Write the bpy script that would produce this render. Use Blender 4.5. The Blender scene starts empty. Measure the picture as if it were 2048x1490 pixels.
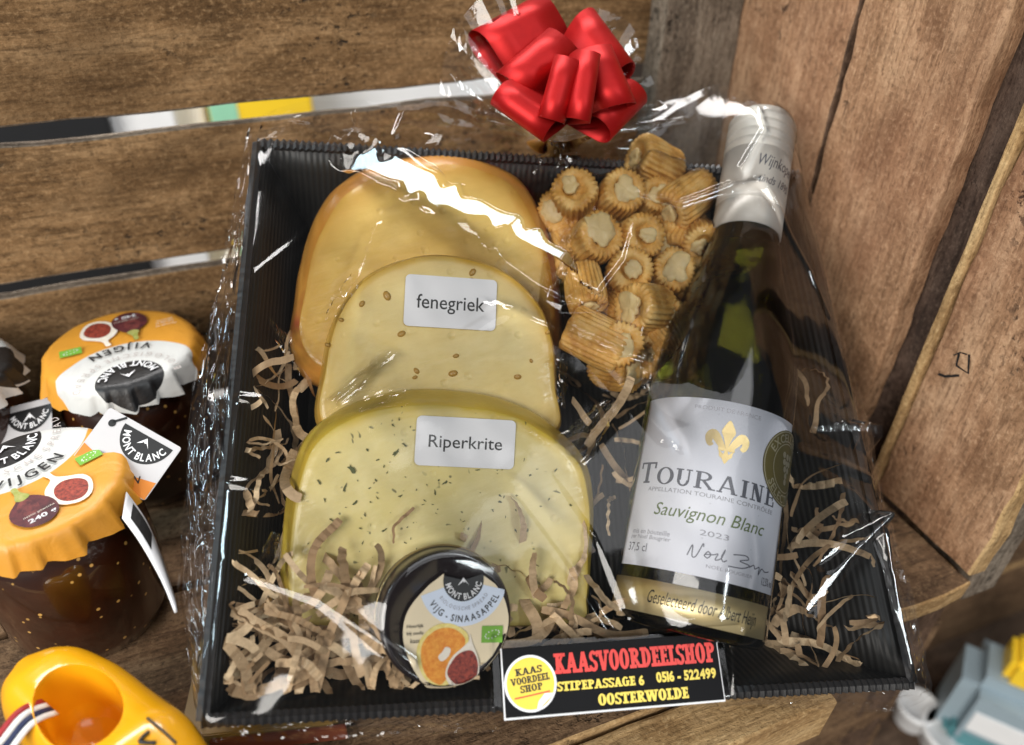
import bpy, bmesh, math, random
import numpy as np
from mathutils import Vector, Matrix, noise
from mathutils.bvhtree import BVHTree
random.seed(7)
sc = bpy.context.scene
COL = sc.collection
rad = math.radians

# ------------------------------------------------------------------ camera
F_PX = 1550.0
RIGHT = Vector((0.93046, -0.36595, 0.01781)); UP = Vector((0.20687, 0.56484, 0.79885)); FWD = Vector((0.3024, 0.73962, -0.60127))
CAM = Vector((0, 0, 0.33))
cd = bpy.data.cameras.new('camera'); cam = bpy.data.objects.new('camera', cd); COL.objects.link(cam)
cam.matrix_world = Matrix(((RIGHT.x, UP.x, -FWD.x, CAM.x), (RIGHT.y, UP.y, -FWD.y, CAM.y), (RIGHT.z, UP.z, -FWD.z, CAM.z), (0, 0, 0, 1)))
cd.sensor_width = 36; cd.lens = 36 * F_PX / 2048; cd.clip_start = 0.01; cd.clip_end = 50
cd.dof.use_dof = True; cd.dof.focus_distance = 0.345; cd.dof.aperture_fstop = 5.0
sc.camera = cam
# ------------------------------------------------------------------ light
wd = bpy.data.worlds.new('World'); sc.world = wd; wd.use_nodes = True
bg = wd.node_tree.nodes['Background']; bg.inputs[0].default_value = (0.93, 0.96, 1.0, 1); bg.inputs[1].default_value = 0.10
def area(name, loc, target, sx, sy, power, col=(1, 1, 1)):
    l = bpy.data.lights.new(name, 'AREA'); l.shape = 'RECTANGLE'; l.size = sx; l.size_y = sy; l.energy = power; l.color = col
    o = bpy.data.objects.new(name, l); COL.objects.link(o); o.location = loc
    o.rotation_euler = (Vector(target) - Vector(loc)).to_track_quat('-Z', 'Y').to_euler()
    return o
area('shop_window_light', (-2.5, -1.9, 1.7), (0.1, 0.3, 0.05), 2.4, 1.9, 165, (1.0, 0.96, 0.90))
STREAK_LAMPS = [Vector((-1.9, 0.35, 1.7)), Vector((0.92, -2.0, 1.9))]
area('added_streak_light', STREAK_LAMPS[0], (0.1, 0.4, 0.15), .42, .42, 16, (0.68, 0.90, 1.0))  # added lamp, placed so a film fold mirrors it as the bright streak
area('added_fan_light', STREAK_LAMPS[1], (0.2, 0.25, 0.1), .42, .42, 15, (0.9, 0.97, 1.0))  # second added lamp, for the fan of streaks at the tray's right
area('added_veil_light', (0.35, -1.0, 2.2), (0.2, 0.2, 0.1), 1.7, 0.9, 9, (0.97, 0.98, 1.0))  # broad lamp added to lay a soft veil on the film
area('rear_shop_light', (0.05, 0.74, 1.0), (0.05, 0.78, 0.0), 1.0, 0.25, 13, (1, 0.98, 0.96))
sc.view_settings.view_transform = 'Standard'; sc.view_settings.look = 'None'
sc.view_settings.exposure = 0.06; sc.view_settings.gamma = 1.0; sc.view_settings.use_curve_mapping = False
cy_ = sc.cycles
cy_.max_bounces = 10; cy_.transparent_max_bounces = 24; cy_.transmission_bounces = 8; cy_.glossy_bounces = 4; cy_.diffuse_bounces = 3
cy_.use_denoising = True; cy_.sample_clamp_indirect = 4.0; cy_.caustics_reflective = False; cy_.caustics_refractive = False

# ------------------------------------------------------------------ frames: the gift tray's own frame (u right, v up the tray, w out of it)
TW, TH, TD, TI = 0.29, 0.2633, 0.050, 0.026
T0 = Vector((-0.0466, 0.1815, 0.0522)); UA = Vector((0.9631, -0.2544, -0.0873)); VB = Vector((0.2625, 0.8183, 0.5114)); NN = Vector((-0.0586, -0.5155, 0.8549))
def P(u, v, w): return T0 + UA * u + VB * v + NN * w
def to_t(p): d = Vector(p) - T0; return Vector((d.dot(UA), d.dot(VB), d.dot(NN)))
def ray(x, y): return RIGHT * ((x - 1024) / F_PX) + UP * (-(y - 745) / F_PX) + FWD
def on_plane(x, y, p0, n):
    d = ray(x, y); return CAM + d * ((p0 - CAM).dot(n) / d.dot(n))
def L(x, y, w): return to_t(on_plane(x, y, P(0, 0, w), NN))
def W(x, y, w): return on_plane(x, y, P(0, 0, w), NN)
def onz(x, y, z): return on_plane(x, y, Vector((0, 0, z)), Vector((0, 0, 1)))
def ony(x, y, Y): return on_plane(x, y, Vector((0, Y, 0)), Vector((0, 1, 0)))
def onx(x, y, X): return on_plane(x, y, Vector((X, 0, 0)), Vector((1, 0, 0)))

# ------------------------------------------------------------------ object helpers
def tag(o, label=None, cat=None, group=None, kind=None):
    for k, v in (('label', label), ('category', cat), ('group', group), ('kind', kind)):
        if v: o[k] = v
    return o
def thing(name, loc, label, cat, group=None):
    o = bpy.data.objects.new(name, None); COL.objects.link(o); o.location = loc; o.empty_display_size = 0.02
    return tag(o, label, cat, group)
def wloc(o):
    v = Vector((0, 0, 0))
    while o: v = v + o.location; o = o.parent
    return v
def mesh(name, V, Fc, mat, parent=None, smooth=True, uv=None, loc=None):
    """V in world space; the object's origin is its parent's (or loc)."""
    base = wloc(parent) if parent else (Vector(loc) if loc is not None else Vector((0, 0, 0)))
    me = bpy.data.meshes.new(name); me.from_pydata([tuple(Vector(v) - base) for v in V], [], Fc)
    if smooth: me.polygons.foreach_set('use_smooth', [True] * len(me.polygons))
    if uv is not None:
        lay = me.uv_layers.new(name='UVMap')
        for lp in me.loops: lay.data[lp.index].uv = uv[lp.vertex_index]
    mats = mat if isinstance(mat, (list, tuple)) else [mat]
    for m in mats: me.materials.append(m)
    me.update()
    o = bpy.data.objects.new(name, me); COL.objects.link(o)
    if parent: o.parent = parent
    elif loc is not None: o.location = loc
    return o
def grid_faces(nu, nv, wrap_u=False, flip=False):
    Fc = []
    for j in range(nv - 1):
        for i in range(nu if wrap_u else nu - 1):
            a = j * nu + i; b = j * nu + (i + 1) % nu; q = (a, b, b + nu, a + nu)
            Fc.append(q[::-1] if flip else q)
    return Fc
def frame(axis, hint):
    z = Vector(axis).normalized(); x = Vector(hint) - z * Vector(hint).dot(z); x.normalize(); return x, z.cross(x), z
def lathe(prof, origin, axis, hint=(1, 0, 0), n=64, rfun=None):
    x, y, z = frame(axis, hint); V = []
    for (r, h) in prof:
        for i in range(n):
            a = 2 * math.pi * i / n; rr = r if rfun is None else rfun(r, h, a)
            V.append(Vector(origin) + x * (rr * math.cos(a)) + y * (rr * math.sin(a)) + z * h)
    Fc = grid_faces(n, len(prof), True)
    if prof[0][0] > 1e-6: Fc.append(tuple(range(n))[::-1])
    if prof[-1][0] > 1e-6: Fc.append(tuple(range((len(prof) - 1) * n, len(prof) * n)))
    return V, Fc
def spline(pts, n, closed=True):
    pts = [Vector(p) for p in pts]; m = len(pts); out = []
    for k in range(n):
        t = k / n * m if closed else k / (n - 1) * (m - 1) * 0.999999
        i = int(t); f = t - i
        g = (lambda j: pts[j % m]) if closed else (lambda j: pts[max(0, min(m - 1, j))])
        p0, p1, p2, p3 = g(i - 1), g(i), g(i + 1), g(i + 2)
        out.append(0.5 * ((2 * p1) + (p2 - p0) * f + (2 * p0 - 5 * p1 + 4 * p2 - p3) * f * f + (3 * p1 - p0 - 3 * p2 + p3) * f ** 3))
    return out
def ribbon(path, widths, normals, thick=0.0):
    """strip of quads along path; width direction given per point"""
    V = []; 
    for p, w, n in zip(path, widths, normals): V += [p - n * w, p + n * w]
    Fc = [(2 * i, 2 * i + 1, 2 * i + 3, 2 * i + 2) for i in range(len(path) - 1)]
    return V, Fc
def tube(path, r, n=6):
    V = []; prev = Vector((0.31, 0.2, 0.93))
    for i, p in enumerate(path):
        t = (path[min(i + 1, len(path) - 1)] - path[max(i - 1, 0)]).normalized()
        x = (prev - t * prev.dot(t)); x.normalize(); y = t.cross(x); prev = x
        rr = r(i / (len(path) - 1)) if callable(r) else r
        for k in range(n): a = 2 * math.pi * k / n; V.append(p + x * rr * math.cos(a) + y * rr * math.sin(a))
    Fc = grid_faces(n, len(path), True); Fc.append(tuple(range(n))[::-1]); Fc.append(tuple(range(n * (len(path) - 1), n * len(path))))
    return V, Fc
def solidify(o, t, off=-1):
    m = o.modifiers.new('thickness', 'SOLIDIFY'); m.thickness = t; m.offset = off; return o

# ------------------------------------------------------------------ materials
class NT:
    def __init__(s, name):
        s.m = bpy.data.materials.new(name); s.m.use_nodes = True; s.t = s.m.node_tree; s.t.nodes.clear()
        s.out = s.n('ShaderNodeOutputMaterial')
    def n(s, typ, **kw):
        nd = s.t.nodes.new(typ)
        for k, v in kw.items():
            if k.startswith('_'): setattr(nd, k[1:], v)
            else: s.set(nd, k, v)
        return nd
    def set(s, nd, k, v):
        i = nd.inputs[int(k[1:])] if k[0] == 'i' and k[1:].isdigit() else nd.inputs[k.replace('__', ' ')]
        if hasattr(v, 'is_linked'): s.t.links.new(v, i)
        elif isinstance(v, bpy.types.Node): s.t.links.new(v.outputs[0], i)
        else: i.default_value = v
    def coord(s, which='Object'): return s.n('ShaderNodeTexCoord').outputs[which]
    def map(s, vec, scale=(1, 1, 1), loc=(0, 0, 0), rot=(0, 0, 0)):
        return s.n('ShaderNodeMapping', Vector=vec, Scale=scale, Location=loc, Rotation=rot).outputs[0]
    def noise(s, vec, scale, detail=4, rough=0.55, dist=0.0):
        return s.n('ShaderNodeTexNoise', Vector=vec, Scale=scale, Detail=detail, Roughness=rough, Distortion=dist).outputs[0]
    def ramp(s, fac, stops, interp='LINEAR'):
        r = s.n('ShaderNodeValToRGB', Fac=fac); r.color_ramp.interpolation = interp; e = r.color_ramp.elements
        while len(e) < len(stops): e.new(0.5)
        for el, (p, c) in zip(e, stops):
            el.position = p; el.color = c if len(c) == 4 else (*c, 1)
        return r.outputs[0]
    def mix(s, fac, a, b, mode='MIX'):
        nd = s.n('ShaderNodeMix', _data_type='RGBA', _blend_type=mode)
        for i, v in ((0, fac), (6, a), (7, b)):
            if hasattr(v, 'is_linked'): s.t.links.new(v, nd.inputs[i])
            else: nd.inputs[i].default_value = (v if i == 0 else ((*v, 1) if len(v) == 3 else v))
        return nd.outputs[2]
    def math(s, op, a, b=0.0, clamp=False):
        nd = s.n('ShaderNodeMath', _operation=op, _use_clamp=clamp, i0=a, i1=b); return nd.outputs[0]
    def bump(s, h, strength=0.3, dist=0.001, normal=None):
        nd = s.n('ShaderNodeBump', Height=h, Strength=strength, Distance=dist)
        if normal is not None: s.set(nd, 'Normal', normal)
        return nd.outputs[0]
    def bsdf(s, **kw):
        nd = s.n('ShaderNodeBsdfPrincipled', **kw); s.t.links.new(nd.outputs[0], s.out.inputs[0]); return nd
def c4(c): return (*c, 1) if len(c) == 3 else c
def plain(name, col, rough=0.5, metal=0.0, coat=0.0, var=0.06, bump=0.0, scale=400, sheen=0.0):
    t = NT(name); co = t.coord()
    nz = t.noise(co, scale * 0.15, 5)
    colr = t.mix(nz, [c * (1 - var) for c in col], [min(1, c * (1 + var)) for c in col])
    kw = dict(Base__Color=colr, Roughness=rough, Metallic=metal, Coat__Weight=coat, Coat__Roughness=0.08)
    if bump: kw['Normal'] = t.bump(t.noise(co, scale, 3), bump, 0.0004)
    t.bsdf(**kw); return t.m
def wood(name, dark, mid, light, stain=0.5, red=0.0, stripes=0.5):
    t = NT(name); co = t.coord(); rnd = t.n('ShaderNodeObjectInfo').outputs['Random']
    off = t.n('ShaderNodeVectorMath', _operation='SCALE', i0=(31.7, 17.3, 11.1)); t.t.links.new(rnd, off.inputs['Scale'])
    v = t.n('ShaderNodeVectorMath', _operation='ADD', i0=co, i1=off.outputs[0]).outputs[0]
    k = lambda x: (x, x, x)
    g1 = t.noise(t.map(v, (4, 60, 60)), 1.0, 5, 0.6, 0.9)             # growth bands
    g2 = t.noise(t.map(v, (45, 420, 420)), 1.0, 4, 0.65, 0.3)          # short fibres
    fuzz = t.noise(t.map(v, (330, 420, 420)), 1.0, 4, 0.75)             # torn, rough-sawn fuzz
    saw = t.noise(t.map(v, (260, 40, 40), rot=(0, 0, 0.25)), 1.0, 2, 0.6) # saw marks across
    mott = t.noise(t.map(v, (20, 38, 38)), 1.0, 5, 0.65, 0.5)
    blot = t.noise(t.map(v, (11, 17, 17)), 1.0, 4, 0.6, 0.4)
    base = t.ramp(g1, [(0.30, dark), (0.50, mid), (0.72, light)])
    base = t.mix(1 - stripes, base, mid)
    base = t.mix(t.ramp(mott, [(0.34, k(.75)), (0.56, k(0))]), base, [c * .8 for c in dark])
    base = t.mix(t.ramp(mott, [(0.50, k(0)), (0.74, k(.55))]), base, light)
    base = t.mix(t.ramp(g2, [(0.34, k(.60)), (0.52, k(0))]), base, [c * .45 for c in dark])
    base = t.mix(t.ramp(fuzz, [(0.52, k(0)), (0.72, k(.55))]), base, [min(1, c * 1.3) for c in light])
    base = t.mix(t.ramp(fuzz, [(0.28, k(.85)), (0.46, k(0))]), base, [c * .4 for c in dark])
    spk = t.math('MULTIPLY', t.ramp(t.noise(t.map(v, (150, 210, 210)), 1.0, 3, 0.7), [(0.56, k(0)), (0.66, k(1))]), t.ramp(blot, [(0.50, k(0)), (0.64, k(1))]))
    base = t.mix(t.math('MULTIPLY', spk, stain * 1.4, True), base, (0.016, 0.012, 0.009))
    base = t.mix(t.ramp(blot, [(0.30, k(stain * .6)), (0.46, k(0))]), base, [c * .6 for c in dark])
    if red: base = t.mix(t.ramp(t.noise(t.map(v, (7, 10, 10)), 1.0, 2), [(0.45, k(0)), (0.7, k(red))]), base, (0.24, 0.09, 0.05))
    h = t.math('ADD', t.math('MULTIPLY', g2, 0.9), t.math('ADD', t.math('MULTIPLY', fuzz, 0.9), t.math('MULTIPLY', saw, .35)))
    h = t.math('SUBTRACT', h, t.math('MULTIPLY', spk, 0.8))
    t.bsdf(Base__Color=base, Roughness=0.8, Specular__IOR__Level=0.22, Normal=t.bump(h, 0.8, 0.0010)); return t.m
def film_mat(name, ior=1.50, rough=0.075, bump=0.055, scale=60, tint=(1, 1, 1), veil=0.0):
    t = NT(name); co = t.coord()
    h = t.math('ADD', t.noise(t.map(co, (1, 1, 1)), scale, 3, 0.5, 0.6), t.math('MULTIPLY', t.noise(co, scale * 4.5, 2), 0.12))
    nm = t.bump(h, bump, 0.0016)
    fr = t.n('ShaderNodeFresnel', IOR=ior, Normal=nm).outputs[0]
    gl = t.n('ShaderNodeBsdfGlossy', Color=(1, 1, 1, 1), Roughness=rough, Normal=nm)
    tr = t.n('ShaderNodeBsdfTransparent', Color=c4(tint))
    mx = t.n('ShaderNodeMixShader', i0=fr, i1=tr.outputs[0], i2=gl.outputs[0])
    t.t.links.new(mx.outputs[0], t.out.inputs[0]); return t.m

M = {}
M['wood_back'] = wood('weathered_crate_wood', (0.115, 0.060, 0.023), (0.25, 0.142, 0.062), (0.40, 0.255, 0.13), 0.75)
M['wood_side'] = wood('reddish_crate_wood', (0.22, 0.112, 0.056), (0.39, 0.222, 0.122), (0.53, 0.345, 0.21), 0.75, 0.28)
M['wood_dark'] = wood('dark_crate_wood', (0.045, 0.026, 0.016), (0.10, 0.058, 0.036), (0.17, 0.105, 0.07), 0.6)
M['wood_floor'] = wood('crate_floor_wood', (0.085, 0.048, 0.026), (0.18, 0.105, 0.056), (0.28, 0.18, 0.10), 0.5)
M['wood_dark_red'] = wood('dark_reddish_wood', (0.05, 0.03, 0.022), (0.11, 0.068, 0.05), (0.17, 0.115, 0.085), 0.5)  # darker reddish variant for the post behind the plank gap
M['wood_pale'] = wood('sawn_pale_wood', (0.30, 0.17, 0.07), (0.46, 0.29, 0.13), (0.6, 0.42, 0.22), 0.3)
M['wood_grey'] = wood('grey_post_wood', (0.10, 0.075, 0.055), (0.21, 0.165, 0.125), (0.32, 0.27, 0.21), 0.6)
M['black'] = plain('black_print', (0.012, 0.012, 0.013), 0.45)
M['white'] = plain('white_paper', (0.80, 0.80, 0.82), 0.5, var=0.02)
M['film'] = film_mat('clear_cellophane')
M['film_crinkle'] = film_mat('crinkled_cellophane', ior=1.6, rough=0.05, bump=0.22, scale=110)
M['film_bag'] = film_mat('thin_bag_film', ior=1.25, rough=0.05, bump=0.10, scale=50)

# ------------------------------------------------------------------ lettering
_tc = {}
def text2d(s, bold=0.0, shear=0.0):
    k = (s, bold, shear)
    if k in _tc: return _tc[k]
    cu = bpy.data.curves.new('lettering', 'FONT'); cu.body = s; cu.size = 1.0; cu.offset = bold; cu.shear = shear; cu.resolution_u = 3
    o = bpy.data.objects.new('lettering', cu); COL.objects.link(o)
    dg = bpy.context.evaluated_depsgraph_get(); dg.update()
    me = o.evaluated_get(dg).to_mesh()
    V = [(v.co.x, v.co.y) for v in me.vertices]; Fc = [tuple(p.vertices) for p in me.polygons]
    o.evaluated_get(dg).to_mesh_clear(); bpy.data.objects.remove(o); bpy.data.curves.remove(cu)
    _tc[k] = (V, Fc); return V, Fc
def fit_text(s, cx, cy, width=None, height=None, bold=0.0, shear=0.0):
    """text as 2D polygons centred on cx, cy; width and height give its box"""
    V, Fc = text2d(s, bold, shear)
    x0, x1 = min(v[0] for v in V), max(v[0] for v in V); y0, y1 = min(v[1] for v in V), max(v[1] for v in V)
    sx = width / (x1 - x0) if width else None; sy = height / (y1 - y0) if height else None
    sx = sx or sy; sy = sy or sx
    return [(cx + (v[0] - (x0 + x1) / 2) * sx, cy + (v[1] - (y0 + y1) / 2) * sy) for v in V], Fc
def arc_text(s, cx, cy, r, mid, h, bold=0.0, inward=False, gap=0.12, squeeze=1.0, turn=0.0):
    """letters set round a circle; mid is the angle of the text's middle; inward: read with the heads to the centre"""
    adv = []; 
    for ch in s:
        if ch == ' ': adv.append((None, None, 0.32 * h)); continue
        V, Fc = text2d(ch, bold); x0, x1 = min(v[0] for v in V), max(v[0] for v in V)
        adv.append((V, Fc, (x1 - x0) * h * squeeze / 0.73 + gap * h))
    tot = sum(a[2] for a in adv); pos = -tot / 2; VV, FF = [], []
    for V, Fc, a in adv:
        if V:
            x0, x1 = min(v[0] for v in V), max(v[0] for v in V)
            m = pos + a / 2
            th = mid + (m / r if inward else -m / r)
            bx, by = math.cos(th), math.sin(th)
            ux, uy = (-bx, -by) if inward else (bx, by)      # letter up
            rx, ry = uy, -ux                                   # letter right
            k = len(VV)
            for v in V:
                lx = (v[0] - (x0 + x1) / 2) * h * squeeze / 0.73; ly = v[1] * h / 0.73 - h / 2
                VV.append((cx + bx * r + rx * lx + ux * ly, cy + by * r + ry * lx + uy * ly))
            FF += [tuple(i + k for i in f) for f in Fc]
        pos += a
    return VV, FF
# heavy and light slab-serif capitals drawn stroke by stroke
def slab(s, T=0.22, t=0.10, gap=0.06, width=1.0):
    """returns 2D polygons of unit cap height; each stroke is its own little polygon"""
    out = []; x = 0.0
    def bar(x0, y0, x1, y1, w):
        d = Vector((x1 - x0, y1 - y0)); n = Vector((-d.y, d.x)).normalized() * (w / 2)
        return [(x0 - n.x, y0 - n.y), (x1 - n.x, y1 - n.y), (x1 + n.x, y1 + n.y), (x0 + n.x, y0 + n.y)]
    def diag(x0, x1, y0, y1, w):
        return [(x0 - w / 2, y0), (x0 + w / 2, y0), (x1 + w / 2, y1), (x1 - w / 2, y1)]
    def rect(x0, y0, x1, y1): return [(x0, y0), (x1, y0), (x1, y1), (x0, y1)]
    def ring(cx, cy, rx, ry, a0, a1, tx, ty, n=20):
        q = []
        for i in range(n):
            b0 = rad(a0 + (a1 - a0) * i / n); b1 = rad(a0 + (a1 - a0) * (i + 1) / n)
            q.append([(cx + rx * math.cos(b0), cy + ry * math.sin(b0)), (cx + rx * math.cos(b1), cy + ry * math.sin(b1)),
                      (cx + (rx - tx) * math.cos(b1), cy + (ry - ty) * math.sin(b1)), (cx + (rx - tx) * math.cos(b0), cy + (ry - ty) * math.sin(b0))])
        return q
    def serif(xc, y, k=1.0):
        h = T * 1.0 * k
        return rect(xc - h, y - t / 2, xc + h, y + t / 2)
    def foot(xc, k=1.0): return serif(xc, t / 2, k)
    def head(xc, k=1.0): return serif(xc, 1 - t / 2, k)
    for ch in s:
        g = []; m = T * 0.95
        if ch == ' ': x += 0.4; continue
        if ch == 'I': w = 2 * m; g = [rect(m - T / 2, 0, m + T / 2, 1), foot(m), head(m)]
        elif ch == 'L': w = m + .42; g = [rect(m - T / 2, 0, m + T / 2, 1), foot(m), head(m), rect(m, 0, w, t), rect(w - t, 0, w, .32)]
        elif ch == 'E': w = m + .45; g = [rect(m - T / 2, 0, m + T / 2, 1), foot(m), head(m), rect(m, 0, w, t), rect(m, 1 - t, w - .02, 1), rect(m, .5 - t / 2, w - .12, .5 + t / 2), rect(w - t, 0, w, .3), rect(w - t - .02, .72, w - .02, 1), rect(w - .14, .36, w - .09, .64)]
        elif ch == 'H' or ch == 'N' or ch == 'U':
            w = 2 * m + .42; a, b = m, w - m
            if ch == 'H': g = [rect(a - T / 2, 0, a + T / 2, 1), rect(b - T / 2, 0, b + T / 2, 1), foot(a), head(a), foot(b), head(b), rect(a, .5 - t / 2, b, .5 + t / 2)]
            elif ch == 'N': g = [rect(a - t / 2, 0, a + t / 2, 1), rect(b - t / 2, 0, b + t / 2, 1), foot(a, .8), head(a, .8), head(b, .8), diag(b - T * .3, a + T * .2, 0, 1, T * 1.2)]
            else: g = [rect(a - T / 2, .34, a + T / 2, 1), rect(b - t / 2, .34, b + t / 2, 1), head(a), head(b, .8)] + ring((a + b) / 2 - T / 4 + t / 4, .35, (b - a) / 2 + T / 4 + t / 4, .37, 180, 360, (T + t) / 2, t * 1.3)
        elif ch == 'T': w = .8; g = [rect(.4 - T / 2, 0, .4 + T / 2, 1), foot(.4), rect(0, 1 - t, .8, 1), rect(0, .7, t, 1), rect(.8 - t, .7, .8, 1)]
        elif ch == 'O': w = .86; g = ring(.43, .5, .43, .52, 0, 360, T * 1.08, t * .9, 32)
        elif ch == 'G': w = .9; g = ring(.43, .5, .43, .52, 38, 330, T, t * .9, 28) + [rect(.84 - T, .02, .84, .45), rect(.5, .42, .92, .42 + t)]
        elif ch == 'D': w = m + .62; g = [rect(m - T / 2, 0, m + T / 2, 1), foot(m, .9), head(m, .9)] + ring(m + .1, .5, .52, .5, -90, 90, T, t, 18) + [rect(m, 0, m + .1, t), rect(m, 1 - t, m + .1, 1)]
        elif ch in 'PR':
            w = m + .56; g = [rect(m - T / 2, 0, m + T / 2, 1), foot(m), head(m, .9), rect(m, 1 - t, m + .15, 1), rect(m, .46, m + .15, .46 + t)] + ring(m + .15, .73, .4, .27, -90, 90, T * .9, t, 14)
            if ch == 'R': w = m + .66; g += [diag(m + .58, m + .22, 0, .48, T), rect(m + .44, 0, m + .74, t)]
        elif ch == 'K': w = m + .68; g = [rect(m - T / 2, 0, m + T / 2, 1), foot(m), head(m), diag(m + .05, m + .48, .36, 1, t * 1.2), diag(m + .54, m + .16, 0, .55, T), rect(m + .36, 0, m + .74, t), rect(m + .3, 1 - t, m + .66, 1)]
        elif ch == 'A': w = .98; g = [diag(.16, .46, 0, 1, t * 1.3), diag(.78, .49, 0, 1, T), foot(.16, .72), foot(.8, .85), rect(.22, .26, .72, .26 + t)]
        elif ch == 'V': w = .96; g = [diag(.48, .18, 0, 1, T), diag(.52, .8, 0, 1, t * 1.3), head(.18, .85), head(.8, .72)]
        elif ch == 'W': w = 1.36; g = [diag(.38, .16, 0, 1, T), diag(.42, .66, 0, 1, t * 1.2), diag(.94, .68, 0, 1, T), diag(.98, 1.2, 0, 1, t * 1.2), head(.16, .8), head(.68, .8), head(1.2, .7)]
        elif ch == 'S': w = .7; g = ring(.35, .74, .33, .28, 20, 270, T * .85, t, 16) + ring(.35, .27, .35, .29, -160, 90, T * .85, t, 16) + [rect(.0, .02, t, .3), rect(.6, .7, .6 + t, .98)]
        else:
            V, Fc = text2d(ch, 0.045); x0 = min(v[0] for v in V); w = (max(v[0] for v in V) - x0) / .73
            g = [[((V[i][0] - x0) / .73, V[i][1] / .73) for i in f] for f in Fc]
        out += [[(px * width + x, py) for px, py in poly] for poly in g]
        x += w * width + gap
    fine = []
    for poly in out:                                    # cut wide bars so that they follow curved carriers
        xs = [p[0] for p in poly]
        if len(poly) == 4 and max(xs) - min(xs) > .22 and abs(poly[0][1] - poly[1][1]) < 1e-9 and abs(poly[2][1] - poly[3][1]) < 1e-9:
            m = 5
            for i in range(m):
                f0, f1 = i / m, (i + 1) / m; lo = lambda f: (poly[0][0] + (poly[1][0] - poly[0][0]) * f, poly[0][1]); hi = lambda f: (poly[3][0] + (poly[2][0] - poly[3][0]) * f, poly[3][1])
                fine.append([lo(f0), lo(f1), hi(f1), hi(f0)])
        else: fine.append(poly)
    out = fine
    V, Fc, k = [], [], []
    for i, poly in enumerate(out):
        b = len(V); V += poly; k += [i % 7] * len(poly); Fc.append(tuple(range(b, b + len(poly))))
    return V, Fc, k
def fit_slab(s, cx, cy, width, height, **kw):
    V, Fc, k = slab(s, **kw); x0, x1 = min(v[0] for v in V), max(v[0] for v in V)
    sx = width / (x1 - x0)
    return [(cx + (v[0] - (x0 + x1) / 2) * sx, cy + (v[1] - .5) * height, kk * 6e-6) for v, kk in zip(V, k)], Fc
def polyline2d(pts, w, closed=False):
    """flat pen stroke"""
    V, Fc = [], []; n = len(pts)
    for i in range(n):
        a = Vector(pts[max(i - 1, 0)]); b = Vector(pts[min(i + 1, n - 1)]); d = (b - a)
        if d.length < 1e-9: d = Vector((1, 0))
        d.normalize(); nn = Vector((-d.y, d.x)) * w / 2; p = Vector(pts[i])
        V += [tuple(p - nn), tuple(p + nn)]
    Fc = [(2 * i, 2 * i + 2, 2 * i + 3, 2 * i + 1) for i in range(n - 1)]
    return V, Fc
def circle2d(cx, cy, r, n=40, ry=None, a0=0, a1=360):
    ry = ry or r; full = abs(a1 - a0) >= 360
    V = [(cx + r * math.cos(rad(a0 + (a1 - a0) * i / (n if full else n - 1))), cy + ry * math.sin(rad(a0 + (a1 - a0) * i / (n if full else n - 1)))) for i in range(n)]
    return V, [tuple(range(n))]
def disc2d(cx, cy, r0, r1, n=40, a0=0, a1=360):
    """annulus or filled disc cut in quads, for curved carriers"""
    V, Fc = [], []; m = 6
    for j in range(m + 1):
        rr = r0 + (r1 - r0) * j / m
        for i in range(n + 1):
            a = rad(a0 + (a1 - a0) * i / n); V.append((cx + rr * math.cos(a), cy + rr * math.sin(a)))
    for j in range(m):
        for i in range(n): q = j * (n + 1) + i; Fc.append((q, q + n + 1, q + n + 2, q + 1))
    return V, Fc
def merge2d(*parts):
    V, Fc = [], []
    for v, f in parts:
        b = len(V); V += v; Fc += [tuple(i + b for i in q) for q in f]
    return V, Fc
def decal(name, VF, fn, lift, mat, parent, smooth=False):
    """flat print laid on a surface: fn(x, y, lift) gives the world point"""
    V, Fc = VF
    return mesh(name, [fn(v[0], v[1], lift + (v[2] if len(v) > 2 else 0)) for v in V], Fc, mat, parent, smooth)
def plane_fn(o, ex, ey, en): return lambda x, y, h: o + ex * x + ey * y + en * h

# ------------------------------------------------------------------ setting under and behind the crate
def grid_plane(name, x0, x1, y0, y1, z, mat):
    o = mesh(name, [(x0, y0, z), (x1, y0, z), (x1, y1, z), (x0, y1, z)], [(0, 1, 2, 3)], mat, smooth=False, loc=((x0 + x1) / 2, (y0 + y1) / 2, z)); return o
M['table'] = wood('table_wood', (0.05, 0.032, 0.022), (0.12, 0.075, 0.05), (0.2, 0.14, 0.095), 0.5)
tag(grid_plane('table_top', -1.6, 1.8, -0.6, 3.0, -0.45, M['table']), kind='structure')

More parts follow.
